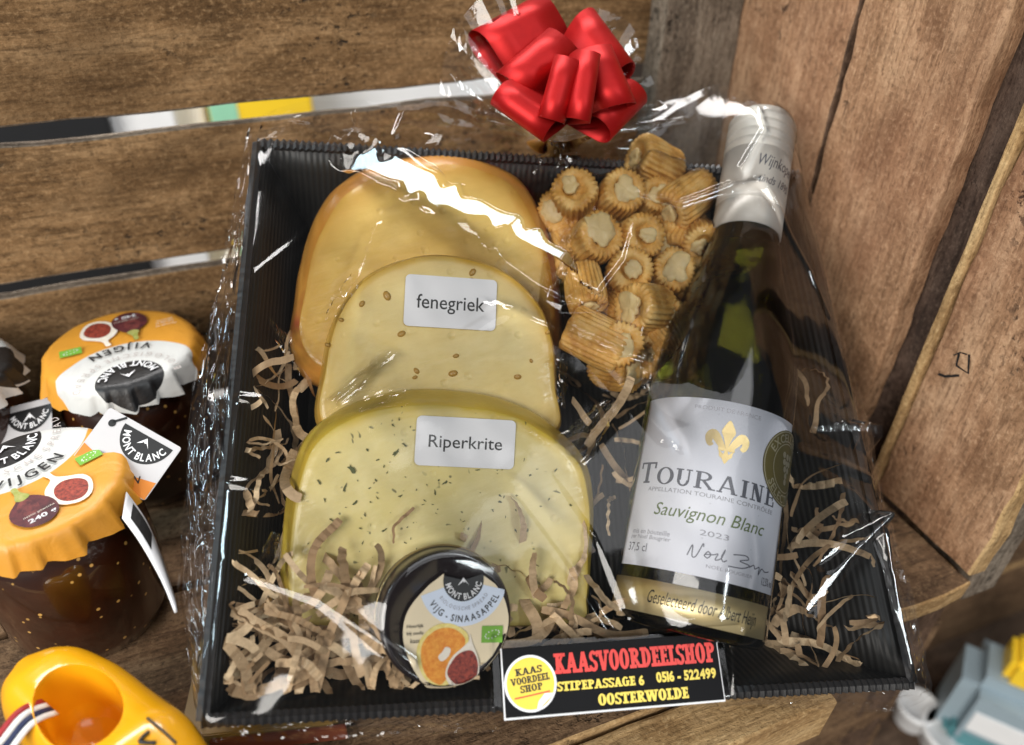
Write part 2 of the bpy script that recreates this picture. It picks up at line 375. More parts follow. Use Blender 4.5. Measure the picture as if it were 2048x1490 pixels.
# ------------------------------------------------------------------ the wooden crate lying on its side
def board(name, parent, origin, ex, ey, length, width, thick, mat, edge=None, edge_sides=(), jit=0.0009, nseg=36, bev=0.0013, seed=0):
    """origin = centre of the board's inner face; ex along the grain, ey across, thickness goes to -ez"""
    ex, ey = Vector(ex).normalized(), Vector(ey).normalized(); ez = ex.cross(ey)
    cs = []; hw = width / 2
    ny = 7
    for k in range(ny): cs.append((-hw + bev + (width - 2 * bev) * k / (ny - 1), 0.0, 0))       # face
    cs += [(hw - bev * .3, -bev * .3, 1), (hw, -bev, 1), (hw, -thick + bev, 1)]
    for k in range(ny): cs.append((hw - bev - (width - 2 * bev) * k / (ny - 1), -thick, 2))
    cs += [(-hw, -thick + bev, 3), (-hw, -bev, 3), (-hw + bev * .3, -bev * .3, 3)]
    n = len(cs); V = []
    for i in range(nseg + 1):
        x = -length / 2 + length * i / nseg
        for (y, z, s) in cs:
            q = Vector((x * 40 + seed * 9.1, y * 60, z * 60 + seed))
            sgn = 1 if y > 0 else -1
            ed = jit * 1.6 * noise.noise(Vector((x * 55, sgn * 7 + seed * 3.3, 0))) + jit * noise.noise(Vector((x * 240, sgn * 5 + seed, 2)))
            yy = y + ed * (abs(y) / hw) ** 3
            zz = z + jit * 0.55 * noise.noise(q) + jit * .35 * noise.noise(q * 4)
            xx = x + (jit * 1.5 * noise.noise(Vector((y * 300, z * 300, i * 7 + seed))) if i in (0, nseg) else 0)
            V.append((xx, yy, zz))
    Fc = []; mi = []
    for i in range(nseg):
        for k in range(n):
            a = i * n + k; b = i * n + (k + 1) % n; Fc.append((a, a + n, b + n, b)); mi.append(1 if (edge and cs[k][2] in edge_sides) else 0)
    Fc.append(tuple(range(n))); Fc.append(tuple(range(nseg * n, nseg * n + n))[::-1]); mi += [1 if edge else 0] * 2
    me = bpy.data.meshes.new(name); me.from_pydata(V, [], Fc); me.materials.append(mat)
    if edge: me.materials.append(edge)
    me.polygons.foreach_set('material_index', mi); me.update()
    o = bpy.data.objects.new(name, me); COL.objects.link(o); o.parent = parent
    m = Matrix((ex, ey, ez)).transposed().to_4x4(); m.translation = Vector(origin) - wloc(parent)
    o.matrix_local = m
    return o
XR, YB = 0.326, 0.45
crate = thing('wooden_crate', (0, 0.29, 0), 'rough brown slatted wooden crate lying on its side behind the gift tray', 'crate')
for k, (z0, z1, x1) in enumerate(((0.1900, 0.268, 0.338), (0.1050, 0.1795, 0.338), (0.004, 0.0962, 0.338))):
    board('board', crate, ((-0.35 + x1) / 2 * 1.0, YB, (z0 + z1) / 2), (1, 0, 0), (0, 0, 1), x1 + 0.35, z1 - z0, 0.009, M['wood_back'], M['wood_grey'], (1, 3), seed=k + 1)
    # ez = ex x ey = (0,-1,0): the inner face looks to the viewer
# upright batten in the rear right corner
board('corner_batten', crate, (0.2983, 0.431, 0.18), (0, 0, 1), (-1, 0, 0), 0.356, 0.0565, 0.0185, M['wood_grey'], seed=11)
# right end: upright planks
for k, (y0, y1, xo, mt, em) in enumerate(((0.337, 0.4485, 0.001, 'wood_side', 'wood_dark'), (0.2485, 0.3310, -0.003, 'wood_side', 'wood_side'), (0.154, 0.2225, 0.000, 'wood_side', 'wood_pale'))):
    board('plank', crate, (XR + xo, (y0 + y1) / 2, 0.18), (0, 0, 1), (0, 1, 0), 0.354, y1 - y0, 0.013, M[mt], M[em], (1, 3), jit=0.0013, seed=20 + k)
board('corner_post', crate, (XR + 0.0145, 0.236, 0.17), (0, 0, 1), (0, 1, 0), 0.37, 0.055, 0.03, M['wood_dark_red'], seed=31)
board('pale_batten', crate, (XR - 0.002, 0.2256, 0.17), (0, 0, 1), (0, 1, 0), 0.34, 0.0050, 0.016, M['wood_pale'], jit=0.0005, seed=32)
board('front_post', crate, (XR + 0.0145, 0.176, 0.16), (0, 0, 1), (0, 1, 0), 0.38, 0.036, 0.026, M['wood_grey'], seed=33)
# long side it lies on: floor boards
for k, (y0, y1, x1) in enumerate(((0.150, 0.2155, 0.325), (0.2195, 0.292, 0.325), (0.296, 0.368, 0.325), (0.372, 0.4485, 0.325))):
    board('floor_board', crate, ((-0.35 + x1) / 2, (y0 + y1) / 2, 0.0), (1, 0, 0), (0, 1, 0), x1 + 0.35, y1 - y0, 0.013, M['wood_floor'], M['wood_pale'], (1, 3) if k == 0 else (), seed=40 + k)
board('front_batten', crate, (-0.07, 0.1355, -0.0015), (1, 0, 0), (0, 1, 0), 0.57, 0.025, 0.03, M['wood_pale'], jit=0.0012, seed=50)
# the pen mark on the right plank
def wall_fn(px0, py0):
    o = onx(px0, py0, XR - 0.0008); ex = Vector((0, -1, 0)); ey = Vector((0, 0, 1)); return lambda x, y, h: Vector((XR - 0.0012 - h, 0, 0)) + Vector((0, onx(px0 + x, py0 + y, XR).y, onx(px0 + x, py0 + y, XR).z))
fn = wall_fn(1880, 700)
decal('pen_mark', merge2d(polyline2d([(0, 47), (14, 52), (42, 50)], 5), polyline2d([(42, 6), (36, 30), (60, 46), (62, 8)], 4.6), polyline2d([(30, 10), (44, 4), (58, 8)], 2.4)), fn, 0.0, M['black'], crate)

# lower crate that carries it
lower = thing('lower_crate', (0, 0.29, -0.45), 'blurred brown crate below the slatted crate', 'crate')
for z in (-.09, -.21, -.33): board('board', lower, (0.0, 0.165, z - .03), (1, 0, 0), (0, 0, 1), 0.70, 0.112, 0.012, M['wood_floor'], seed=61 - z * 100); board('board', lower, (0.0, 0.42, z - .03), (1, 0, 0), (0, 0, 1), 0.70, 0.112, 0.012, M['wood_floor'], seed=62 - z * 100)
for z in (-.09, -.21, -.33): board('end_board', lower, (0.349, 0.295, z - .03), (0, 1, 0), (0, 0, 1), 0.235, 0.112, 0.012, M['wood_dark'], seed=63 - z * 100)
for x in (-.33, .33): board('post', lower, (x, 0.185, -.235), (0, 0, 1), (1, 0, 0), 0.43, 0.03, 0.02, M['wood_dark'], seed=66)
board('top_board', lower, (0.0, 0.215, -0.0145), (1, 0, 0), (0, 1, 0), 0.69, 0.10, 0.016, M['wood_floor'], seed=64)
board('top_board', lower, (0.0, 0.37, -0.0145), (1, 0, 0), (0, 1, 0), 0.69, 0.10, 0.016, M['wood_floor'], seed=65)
# neighbouring crate at the right
side = thing('neighbour_crate', (0.62, 0.40, -0.45), 'pale blurred crate beside the right end planks', 'crate')
for k, z in enumerate((-.10, -.22, -.34)):
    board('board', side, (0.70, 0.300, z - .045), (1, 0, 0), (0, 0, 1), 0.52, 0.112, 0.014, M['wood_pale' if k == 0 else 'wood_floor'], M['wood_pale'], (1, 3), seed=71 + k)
    board('side_board', side, (0.447, 0.45, z - .045), (0, 1, 0), (0, 0, 1), 0.28, 0.112, 0.012, M['wood_floor'], seed=75 + k)
    board('board', side, (0.70, 0.60, z - .045), (1, 0, 0), (0, 0, 1), 0.52, 0.112, 0.014, M['wood_pale'], seed=78 + k)
# ------------------------------------------------------------------ things seen blurred past the crate
def carton(name, loc, sx, sy, sz, rz, mat, label, cat, bands=(), bev=.002, tops=()):
    t = thing(name, loc, label, cat); c, s = math.cos(rz), math.sin(rz); ex, ey, ez = Vector((c, s, 0)), Vector((-s, c, 0)), Vector((0, 0, 1)); o = Vector(loc)
    def bx(nm, x0, x1, y0, y1, z0, z1, m, b=0.002):
        bm = bmesh.new(); r = bmesh.ops.create_cube(bm, size=1)
        for v in bm.verts:
            v.co = o + ex * (x0 + (v.co.x + .5) * (x1 - x0)) + ey * (y0 + (v.co.y + .5) * (y1 - y0)) + ez * (z0 + (v.co.z + .5) * (z1 - z0))
        bmesh.ops.bevel(bm, geom=list(bm.edges), offset=b, segments=2, affect='EDGES')
        bm.verts.index_update(); return mesh(nm, [v.co.copy() for v in bm.verts], [tuple(v.index for v in f.verts) for f in bm.faces], m, t, False)
    body = bx('body', -sx / 2, sx / 2, -sy / 2, sy / 2, 0, sz, mat, bev)
    for (x0, x1, y0, y1, z0, z1, m) in tops: bx('cap', x0, x1, y0, y1, z0, z1, m, .006)
    for (x0, x1, z0, z1, m) in bands: bx('printed_panel', x0, x1, -sy / 2 - .0012, -sy / 2 + .001, z0, z1, m, .0004)
    if bev < .005: bx('lid_flap', -sx / 2 + .001, sx / 2 - .001, -sy / 2, sy / 2 - .003, sz - .0005, sz + .002, mat, .0005)
    return t
M['blue_pack'] = plain('blue_grey_pack', (0.30, 0.38, 0.43), 0.5)
M['teal_pack'] = plain('teal_pack', (0.10, 0.27, 0.30), 0.4)
M['yellow_pack'] = plain('yellow_pack', (0.90, 0.60, 0.03), 0.4)
M['mint_pack'] = plain('mint_pack', (0.30, 0.62, 0.42), 0.4)
M['dark_pack'] = plain('dark_pack', (0.015, 0.016, 0.018), 0.4)
M['white_pack'] = plain('white_pack', (0.82, 0.83, 0.84), 0.45)
q = onz(1960, 1480, -0.45)
carton('blue_packet', (q.x, q.y, -0.45), 0.10, 0.075, 0.12, -0.9, M['blue_pack'], 'blurred pale blue packet with yellow cap on the table beside the crate', 'packet', ((-.030, .030, .020, .050, M['teal_pack']), (-.03, .03, .056, .085, M['white_pack'])), .016, ((-.022, .024, -.020, .022, .115, .150, M['yellow_pack']), (-.045, .045, -.0395, .0395, .030, .044, M['teal_pack'])))
for (px, py, r, lb) in ((1890, 1490, .030, 'small white round tub beside the blue packet'), (1820, 1440, .020, 'tiny white round pot between crate and blue packet')):
    q = onz(px, py, -0.45); V, Fc = lathe([(r * .8, 0), (r * .85, .002), (r, .024), (r * 1.06, .025), (r * 1.06, .029), (r * .98, .031), (r * .9, .029), (0, .029)], (q.x, q.y, -0.45), (0, 0, 1), n=32)
    tag(mesh('white_tub', V, Fc, M['white_pack'], loc=(q.x, q.y, -0.45)), lb, 'tub')
Y0 = 1.0
def behind(px, Y): g = ony(px, 215, Y); return g.x
carton('white_carton', (behind(235, Y0 + 0.02), Y0 + 0.02, -.45), 0.121, .05, .60, 0, M['white_pack'], 'white carton seen through the gap between rear boards', 'carton', ((-.03, .03, .1, .2, M['mint_pack']),))
carton('dark_carton', (behind(20, Y0 + 0.00), Y0 + 0.00, -.45), 0.192, .05, .60, 0, M['dark_pack'], 'dark carton seen through the gap at the crate edge', 'carton', ((-.04, .04, .1, .2, M['white_pack']),))
carton('yellow_carton', (behind(520, Y0 + 0.02), Y0 + 0.02, -.45), 0.123, .05, .60, 0, M['yellow_pack'], 'yellow carton with mint edge seen through the gap between rear boards', 'carton', ((-.0605, -.028, .01, .55, M['mint_pack']),))
carton('slim_white_carton', (behind(376, Y0 + 0.05), Y0 + 0.05, -.45), 0.037, .05, .60, 0, M['white_pack'], 'slim white carton standing beside the yellow carton behind the crate', 'carton', ((-.01, .01, .1, .2, M['dark_pack']),))
carton('grey_carton', (behind(800, Y0 + 0.10), Y0 + 0.10, -.45), 0.286, .05, .60, 0, M['white_pack'], 'broad pale grey carton behind the crate near the bow', 'carton', ((-.08, .08, .1, .2, M['mint_pack']),))
carton('black_carton', (behind(320, Y0 + 0.12), Y0 + 0.12, -.45), 0.139, .05, .60, 0, M['dark_pack'], 'black carton standing back between the white cartons', 'carton', ((-.03, .03, .1, .2, M['yellow_pack']),))

# ------------------------------------------------------------------ gift tray of black corrugated card
def tray_mat():
    t = NT('black_corrugated_card'); u = t.n('ShaderNodeUVMap').outputs[0]
    sx = t.n('ShaderNodeSeparateXYZ', Vector=u)
    rib = t.math('SINE', t.math('MULTIPLY', sx.outputs[0], 2 * math.pi / 0.0030))
    ribn = t.math('ADD', t.math('MULTIPLY', rib, 0.5), 0.5)
    nz = t.noise(t.coord(), 60, 5)
    col = t.mix(nz, (0.006, 0.0058, 0.0055), (0.016, 0.015, 0.014))
    col = t.mix(t.math('MULTIPLY', ribn, 0.4), col, (0.030, 0.029, 0.026))
    t.bsdf(Base__Color=col, Roughness=0.46, Specular__IOR__Level=0.4, Normal=t.bump(ribn, 0.35, 0.0006)); return t.m
M['tray'] = tray_mat()
M['tray_edge'] = plain('black_card_edge', (0.022, 0.021, 0.022), 0.5, bump=0.3)
tray = thing('gift_tray', P(TW / 2, TH / 2, -TD), 'shallow black corrugated card gift tray propped up in the wooden crate', 'tray')
TR_ = .050
R4 = [(0, 0), (TW, 0), (TW, TH), (0, TH)]; B4 = [(TI, TI), (TW - TR_, TI), (TW - TR_, TH - TI), (TI, TH - TI)]
def quad_panel(name, a, b, c, d, mat, n=12, m=4, th=0.0022, jit=0.0006, along=False):
    """a-b along the rim, d-c along the base; uv x runs along a-b"""
    V, uv = [], []; nn = (b - a).cross(d - a).normalized(); la = (b - a).length
    for j in range(m + 1):
        for i in range(n + 1):
            s, t = i / n, j / m; p = (a.lerp(b, s)).lerp(d.lerp(c, s), t)
            V.append(p + nn * (jit * noise.noise(p * 30) * (1 if 0 < j < m and 0 < i < n else 0))); uv.append((t * (d - a).length * .999 if along else (p - a).dot((b - a).normalized()), t))
    o = mesh(name, V, grid_faces(n + 1, m + 1), mat, tray, True, uv); solidify(o, th, 0); return o
for k in range(4):
    r0, r1, b0, b1 = R4[k], R4[(k + 1) % 4], B4[k], B4[(k + 1) % 4]
    quad_panel('side_wall', P(*r0, 0), P(*r1, 0), P(*b1, -TD), P(*b0, -TD), M['tray'], along=k in (1, 3))
quad_panel('base', P(*B4[0], -TD), P(*B4[1], -TD), P(*B4[2], -TD), P(*B4[3], -TD), M['tray'])
# rolled rim with the corrugation's ends showing as teeth
for k in range(4):
    a, b = P(*R4[k], 0), P(*R4[(k + 1) % 4], 0); d = (b - a); ln = d.length; d.normalize(); n_t = int(ln / 0.0031)
    out = d.cross(NN); V, Fc = [], []
    for i in range(n_t * 4 + 1):
        p = a + d * (ln * i / (n_t * 4)); bu = (0.0006 if k in (0, 2) else 0.0) * math.cos(2 * math.pi * i / 4) + .0003 * noise.noise(Vector((i * .3, k * 9, 0)))
        for (o_, w_) in ((-.0022, -.004), (-.0024 + bu * .4, 0.0003 + bu), (0.0, .0014 + bu), (.0024 + bu * .6, .0002 + bu), (.0022, -.005)):
            V.append(p + out * o_ + NN * w_)
    Fc = grid_faces(5, n_t * 4 + 1); mesh('rim', V, Fc, M['tray_edge'], tray, False)
# punched hole in the front wall's inside
hc = L(572, 1372, -0.014); hp = lambda x, y, h: P(hc.x + x, (TI * .28) + y, -TD * .28 + h)
ex = UA; ey = (P(TI, TI, -TD) - P(TI, 0, 0)).normalized() * -1; en = ex.cross(ey)
o_h = P(hc.x, TI * .30, -TD * .30)
V, Fc = circle2d(0, 0, .0098, 28, .0062); dm = plain('hole_shadow', (0.003, 0.003, 0.003), 0.9)
decal('finger_hole', (V, Fc), plane_fn(o_h, ex, -ey if en.dot(NN) < 0 else ey, en if en.dot(NN) > 0 else -en), 0.0016, dm, tray)
# printed pack the raised corner rests on
pk = P(TI, TI, -TD); 
carton('flat_printed_pack', (pk.x - .014, pk.y - .004, 0.0005), .065, .05, max(0.006, pk.z - .008), -.25, plain('ochre_pack', (.25, .15, .03), .5), 'flat red and yellow printed pack under the tray corner', 'packet', ((-.02, .036, .001, max(.005, pk.z - .010), plain('rust_print', (.20, .05, .02), .5)),))

# ------------------------------------------------------------------ cheeses
def cheese_mat(name, col, col2, herbs=None, coat=0.4, sss=0.12, edge=None):
    t = NT(name); co = t.coord()
    n1 = t.noise(co, 22, 4); n2 = t.noise(co, 120, 3)
    c = t.mix(t.ramp(n1, [(0.3, (0, 0, 0)), (0.7, (1, 1, 1))]), col, col2)
    c = t.mix(t.math('MULTIPLY', t.ramp(n2, [(.5, (0, 0, 0)), (.75, (1, 1, 1))]), .25), c, [min(1, x * 1.12) for x in col2])
    if edge:
        ed = t.n('ShaderNodeSeparateXYZ', Vector=t.n('ShaderNodeUVMap').outputs[0]).outputs[0]
        c = t.mix(t.math('MULTIPLY', t.ramp(t.math('ADD', ed, t.math('MULTIPLY', t.math('SUBTRACT', n1, .5), .35)), [(0.74, (0, 0, 0)), (0.92, (.35, .35, .35)), (1.0, (1, 1, 1))]), 1.0), c, edge)
    c = t.mix(t.math('MULTIPLY', t.ramp(t.noise(t.map(co, (60, 200, 90), rot=(0.1, 0.2, 0.35)), 1.0, 4, 0.65), [(.42, (0, 0, 0)), (.7, (1, 1, 1))]), .35), c, [x * .86 for x in col])
    pv = t.n('ShaderNodeTexVoronoi', Vector=co, Scale=150.0, Randomness=1.0); pit = t.math('MULTIPLY', t.ramp(pv.outputs['Distance'], [(0.10, (1, 1, 1)), (0.30, (0, 0, 0))]), t.ramp(t.n('ShaderNodeSeparateColor', Color=pv.outputs['Color']).outputs[1], [(0.72, (0, 0, 0)), (0.8, (1, 1, 1))]))
    knife = t.noise(t.map(co, (30, 420, 160), rot=(0.1, 0.2, 0.35)), 1.0, 3, 0.6)
    relief = t.math('SUBTRACT', t.math('ADD', t.math('MULTIPLY', knife, .5), t.math('MULTIPLY', n2, .4)), pit)
    if herbs:
        vo = t.n('ShaderNodeTexVoronoi', Vector=t.mix(.012, co, t.n('ShaderNodeTexNoise', Vector=co, Scale=90.0).outputs[1]), Scale=230.0, Randomness=1.0)
        sp = t.ramp(vo.outputs['Distance'], [(0.13, (1, 1, 1)), (0.22, (0, 0, 0))])
        sel = t.ramp(t.n('ShaderNodeSeparateColor', Color=vo.outputs['Color']).outputs[0], [(0.70, (0, 0, 0)), (0.74, (.75, .75, .75))])
        c = t.mix(t.math('MULTIPLY', sp, sel), c, herbs)
    # stretched shrink film over it: long soft ridges in the clear coat
    wv = t.noise(t.map(co, (14, 90, 60), rot=(0.2, 0.3, 0.5)), 1.0, 4, 0.6, 0.8)
    wb = t.noise(co, 35, 3, 0.5, 0.5)
    hh = t.math('ADD', t.math('MULTIPLY', wv, 0.5), wb)
    t.bsdf(Base__Color=c, Roughness=0.42, Specular__IOR__Level=0.35, Subsurface__Weight=sss, Subsurface__Radius=(0.006, 0.004, 0.0015), Subsurface__Scale=1.0,
           Coat__Weight=coat, Coat__Roughness=0.16, Coat__Normal=t.bump(hh, 0.6, 0.0022), Normal=t.bump(relief, 0.6, 0.0008)); return t.m
def rind_mat(name, col, col2, red=None):
    t = NT(name); co = t.coord(); n1 = t.noise(co, 45, 4)
    c = t.mix(n1, col, col2)
    if red: c = t.mix(t.ramp(t.noise(co, 26, 3), [(0.50, (0, 0, 0)), (0.62, (.8, .8, .8))]), c, red)
    t.bsdf(Base__Color=c, Roughness=0.38, Subsurface__Weight=0.08, Subsurface__Radius=(0.006, 0.003, 0.001), Coat__Weight=0.6, Coat__Roughness=0.12, Coat__Normal=t.bump(t.noise(co, 60, 4, .6, .8), 0.6, 0.002)); return t.m
CONTENT = []     # meshes the wrap lies over
def slab_plane(v0, w0, m):
    """tilted plane: height w0 at tray height v0, rising by m"""
    p0 = P(0, v0, w0); ey = (VB + NN * m).normalized(); en = UA.cross(ey).normalized(); return p0, UA.copy(), ey, en
def make_cheese(name, label, pix, plane, thick, inset, mats, bulge, n=110, tb=0.0):
    p0, ex, ey, en = plane
    pts = [on_plane(x, y, p0, en) for x, y in pix]
    o2 = [Vector(((p - p0).dot(ex), (p - p0).dot(ey), 0)) for p in pts]
    ring = spline(o2, n); cen = sum(ring, Vector()) / n
    fn = plane_fn(p0, ex, ey, en); base = fn(cen.x, cen.y, -thick)
    t = thing(name, base, label, 'cheese')
    def r_at(k, depth):
        V = []
        for i, p in enumerate(ring):
            d = (cen - p); d.normalize(); q = p + d * (k * (1 + tb * max(0, -d.y)) if k > 0 else k); wob = .0005 * noise.noise(Vector((p.x * 70, p.y * 70, depth * 90)))
            V.append(fn(q.x + d.x * wob, q.y + d.y * wob, depth))
        return V
    # rind: bulging skin round the slab
    prof = [(inset + .0002, -.0005), (inset * .50, -.0028), (inset * .10, -.0070)] + [(0.0 - bulge * math.sin(math.pi * s), -.0075 - (thick - .012) * s) for s in (.2, .4, .6, .8, 1.0)] + [(.006, -thick)]
    V = []
    for k, d in prof: V += r_at(k, d)
    Fc = grid_faces(n, len(prof), True, True); Fc.append(tuple(range((len(prof) - 1) * n, len(prof) * n)))
    CONTENT.append(mesh('rind', V, Fc, mats[1], t))
    prof = [(inset + .0001, -.0006), (inset + .0005, -.0001), (inset + .003, .0001)]
    V = []; EU = [1.0] * n + [.98] * n + [.93] * n + [x for s in (.85, .65, .45, .25, .1) for x in [s * .92] * n]
    for k, d in prof: V += r_at(k, d)
    for j, s in enumerate((.85, .65, .45, .25, .1)):
        for i, p in enumerate(ring):
            dd = (p - cen); l = dd.length - (inset + .003) * (1 + tb * max(0, dd.normalized().y)); q = cen + dd.normalized() * l * s
            V.append(fn(q.x, q.y, .0002 + .0005 * noise.noise(Vector((q.x * 45, q.y * 45, 3))) + .0003 * (1 - s * s)))
    Fc = grid_faces(n, len(prof) + 5, True); Fc = [f for f in Fc]; Fc.append(tuple(range((len(prof) + 4) * n, (len(prof) + 5) * n)))
    CONTENT.append(mesh('cut_face', V, Fc, mats[0], t, True, [(e, 0) for e in EU]))
    return t, fn, plane
PC1 = slab_plane(0.215, -0.004, 0.16)
PC2 = slab_plane(0.150, 0.004, 0.30)
PC3 = slab_plane(0.075, 0.001, 0.34)
c1, f1, _ = make_cheese('cheese_wedge', 'amber cheese half with reddish rind, behind the other two cheeses', [(580, 680), (588, 590), (612, 470), (650, 385), (712, 330), (800, 298), (890, 288), (970, 304), (1045, 345), (1090, 420), (1115, 500), (1128, 600), (1122, 710), (1080, 760), (900, 775), (720, 770), (620, 745)], PC1, 0.030, 0.0050,
    (cheese_mat('amber_cheese', (0.64, 0.40, 0.085), (0.76, 0.54, 0.17), edge=(0.52, 0.22, 0.02)), rind_mat('amber_rind', (0.50, 0.20, 0.03), (0.62, 0.30, 0.05), (0.30, 0.035, 0.025))), 0.002, tb=1.1)
c2, f2, _ = make_cheese('cheese_wedge', 'pale fenugreek cheese half between the other two, white name sticker', [(636, 850), (640, 745), (664, 640), (715, 562), (790, 517), (880, 502), (965, 517), (1040, 556), (1090, 615), (1114, 690), (1119, 780), (1112, 870), (900, 905), (740, 900)], PC2, 0.030, 0.0022,
    (cheese_mat('fenugreek_cheese', (0.70, 0.52, 0.17), (0.78, 0.64, 0.29), edge=(0.62, 0.36, 0.05)), rind_mat('yellow_rind', (0.62, 0.33, 0.04), (0.72, 0.45, 0.07))), 0.0015)
c3, f3, _ = make_cheese('cheese_wedge', 'green flecked herb cheese half at the front, white name sticker', [(566, 1180), (572, 1070), (588, 960), (622, 878), (690, 826), (770, 800), (850, 790), (960, 798), (1045, 822), (1115, 866), (1166, 918), (1188, 990), (1188, 1090), (1182, 1200), (1165, 1250), (1000, 1262), (760, 1262), (590, 1250)], PC3, 0.032, 0.0022,
    (cheese_mat('herb_cheese', (0.70, 0.575, 0.205), (0.80, 0.705, 0.39), (0.07, 0.08, 0.03), edge=(0.60, 0.42, 0.045)), rind_mat('golden_rind', (0.62, 0.40, 0.035), (0.70, 0.51, 0.08))), 0.0035, tb=.8)
def face_xy(px, py, plane):
    p0, ex, ey, en = plane; p = on_plane(px, py, p0, en); return ((p - p0).dot(ex), (p - p0).dot(ey))
# fenugreek seeds pressed in the cut face
M['seed'] = plain('fenugreek_seed', (0.42, 0.24, 0.045), 0.5, coat=0.3)
M['hole'] = plain('seed_hollow', (0.62, 0.42, 0.12), 0.5)
for (px, py, r) in ((774, 592, 1.3), (724, 608, .9), (945, 545, 1.1), (803, 668, 1.1), (906, 747, 1.2), (833, 742, .9), (830, 755, .7), (1035, 754, 1.0), (912, 712, .8), (682, 640, .7), (942, 560, .7), (1095, 665, .7), (655, 690, .7), (1062, 722, .6)):
    x, y = face_xy(px, py, PC2); a = random.uniform(0, 6.28); V = []; n = 10
    for (rr, hh) in ((1.0, -.0012), (1.05, .0000), (.8, .0006), (.35, .0008)):
        for i in range(n):
            b = 2 * math.pi * i / n; ux, uy = 1.25 * rr * math.cos(b), .85 * rr * math.sin(b)
            V.append(f2(x + (ux * math.cos(a) - uy * math.sin(a)) * .0014 * r, y + (ux * math.sin(a) + uy * math.cos(a)) * .0014 * r, hh + .0006))
    mesh('seed', V, grid_faces(n, 4, True) + [tuple(range(3 * n, 4 * n))], M['seed'], c2)
# herb flakes in the front cheese: too many and too fine to count
M['herb'] = plain('herb_flake', (0.075, 0.085, 0.022), 0.6)
V, Fc = [], []; rs = random.Random(3)
big = [(703, 936, 3.2), (655, 920, 1.6), (792, 905, 1.8), (640, 965, 1.3), (690, 975, 1.5), (735, 900, 1.2), (710, 1005, 1.5), (890, 965, 1.6), (1000, 1003, 1.6), (650, 1000, 1.2), (800, 992, 1.3), (870, 985, 1.2), (768, 1060, 1.2), (1060, 950, 1.2), (640, 1095, 1.2), (625, 1105, 1.1), (730, 1030, 1.2), (810, 890, 1.3), (985, 1020, 1.2), (1030, 1060, 1.1), (1110, 940, 1.1), (1140, 1010, 1.1), (755, 920, 1.1), (676, 905, 1.0)]
pts = [(face_xy(px, py, PC3), s) for px, py, s in big]
for i in range(120):
    px, py = rs.gauss(860, 190), rs.uniform(825, 1190)
    if (px - 875) ** 2 / 285 ** 2 + (py - 1090) ** 2 / 270 ** 2 > 1: continue
    pts.append((face_xy(px, py, PC3), rs.choice((.35, .5, .5, .7, .9))))
for (x, y), s in pts:
    b = len(V); a = rs.uniform(0, 6.28); k = 9; lo = rs.uniform(.9, 2.0)
    for i in range(k):
        an = 2 * math.pi * i / k; rr = .00066 * s * rs.uniform(.35, 1.4); ux, uy = rr * lo * math.cos(an), rr * .55 * math.sin(an)
        V.append(f3(x + ux * math.cos(a) - uy * math.sin(a), y + ux * math.sin(a) + uy * math.cos(a), .0009 + .0001 * rs.random()))
    Fc.append(tuple(range(b, b + k)))
hf = mesh('herb_flakes', V, Fc, M['herb'], c3, False); hf['kind'] = 'stuff'
# name stickers
def rounded(w, h, r, n=6):
    V = []
    for cx, cy, a0 in ((w / 2 - r, h / 2 - r, 0), (-w / 2 + r, h / 2 - r, 90), (-w / 2 + r, -h / 2 + r, 180), (w / 2 - r, -h / 2 + r, 270)):
        for i in range(n + 1): a = rad(a0 + 90 * i / n); V.append((cx + r * math.cos(a), cy + r * math.sin(a)))
    return V
def sticker(parent, fn, plane, corners, word, tw, th, bold=0.0, ty=0.0):
    q = [Vector(face_xy(x, y, plane)) for x, y in corners]       # tl tr br bl
    c = sum(q, Vector((0, 0))) / 4; ex = ((q[1] - q[0]) + (q[2] - q[3])) / 2; ey = ((q[0] - q[3]) + (q[1] - q[2])) / 2
    w, h = ex.length, ey.length; ex.normalize(); ey = Vector((-ex.y, ex.x))
    sf = lambda x, y, hh: fn(c.x + ex.x * x + ey.x * y, c.y + ex.y * x + ey.y * y, hh)
    out = rounded(w, h, .0022); n = len(out)
    V = [sf(x, y, .0010) for x, y in out] + [sf(x, y, .0016) for x, y in out]
    s = mesh('name_sticker', V, [tuple(range(n, 2 * n))] + [(i, (i + 1) % n, n + (i + 1) % n, n + i) for i in range(n)], M['white'], parent, False)
    CONTENT.append(s)
    decal('lettering', fit_text(word, 0, ty * h, width=w * tw, height=h * th, bold=bold), sf, .00175, M['black'], s)
    return s
sticker(c2, f2, PC2, ((812, 549), (993, 562), (990, 663), (806, 652)), 'fenegriek', .74, .36, .004, -.05)
sticker(c3, f3, PC3, ((836, 831), (1031, 841), (1026, 939), (826, 929)), 'Riperkrite', .74, .33, .004, -.04)
# crumpled ends of the shrink film sticking out
def flap(parent, plane, pix, lift0, lift1, seed, amp=.0025, nu=16, nv=9, mat=None, name='film_end'):
    """pix: four corners root-left, root-right, tip-right, tip-left"""
    p0, ex, ey, en = plane; V = []
    c = [on_plane(x, y, p0, en) for x, y in pix]
    for j in range(nv):
        for i in range(nu):
            s, t = i / (nu - 1), j / (nv - 1)
            p = c[0].lerp(c[1], s).lerp(c[3].lerp(c[2], s), t)
            z = lift0 + (lift1 - lift0) * t + amp * (abs(noise.noise(Vector((s * 7 + seed, t * 1.6, seed)))) * 2 - .5) * (.3 + t)
            p = p + ex * (amp * .8 * noise.noise(Vector((s * 3, t * 5, seed + 5))))
            V.append(p + en * z)
    return mesh(name, V, grid_faces(nu, nv), mat or M['film_crinkle'], parent, False)
flap(c1, PC1, ((560, 690), (600, 760), (590, 690), (540, 645)), .004, .010, 1)
flap(c2, PC2, ((650, 800), (700, 810), (792, 712), (760, 705)), .003, .012, 3)
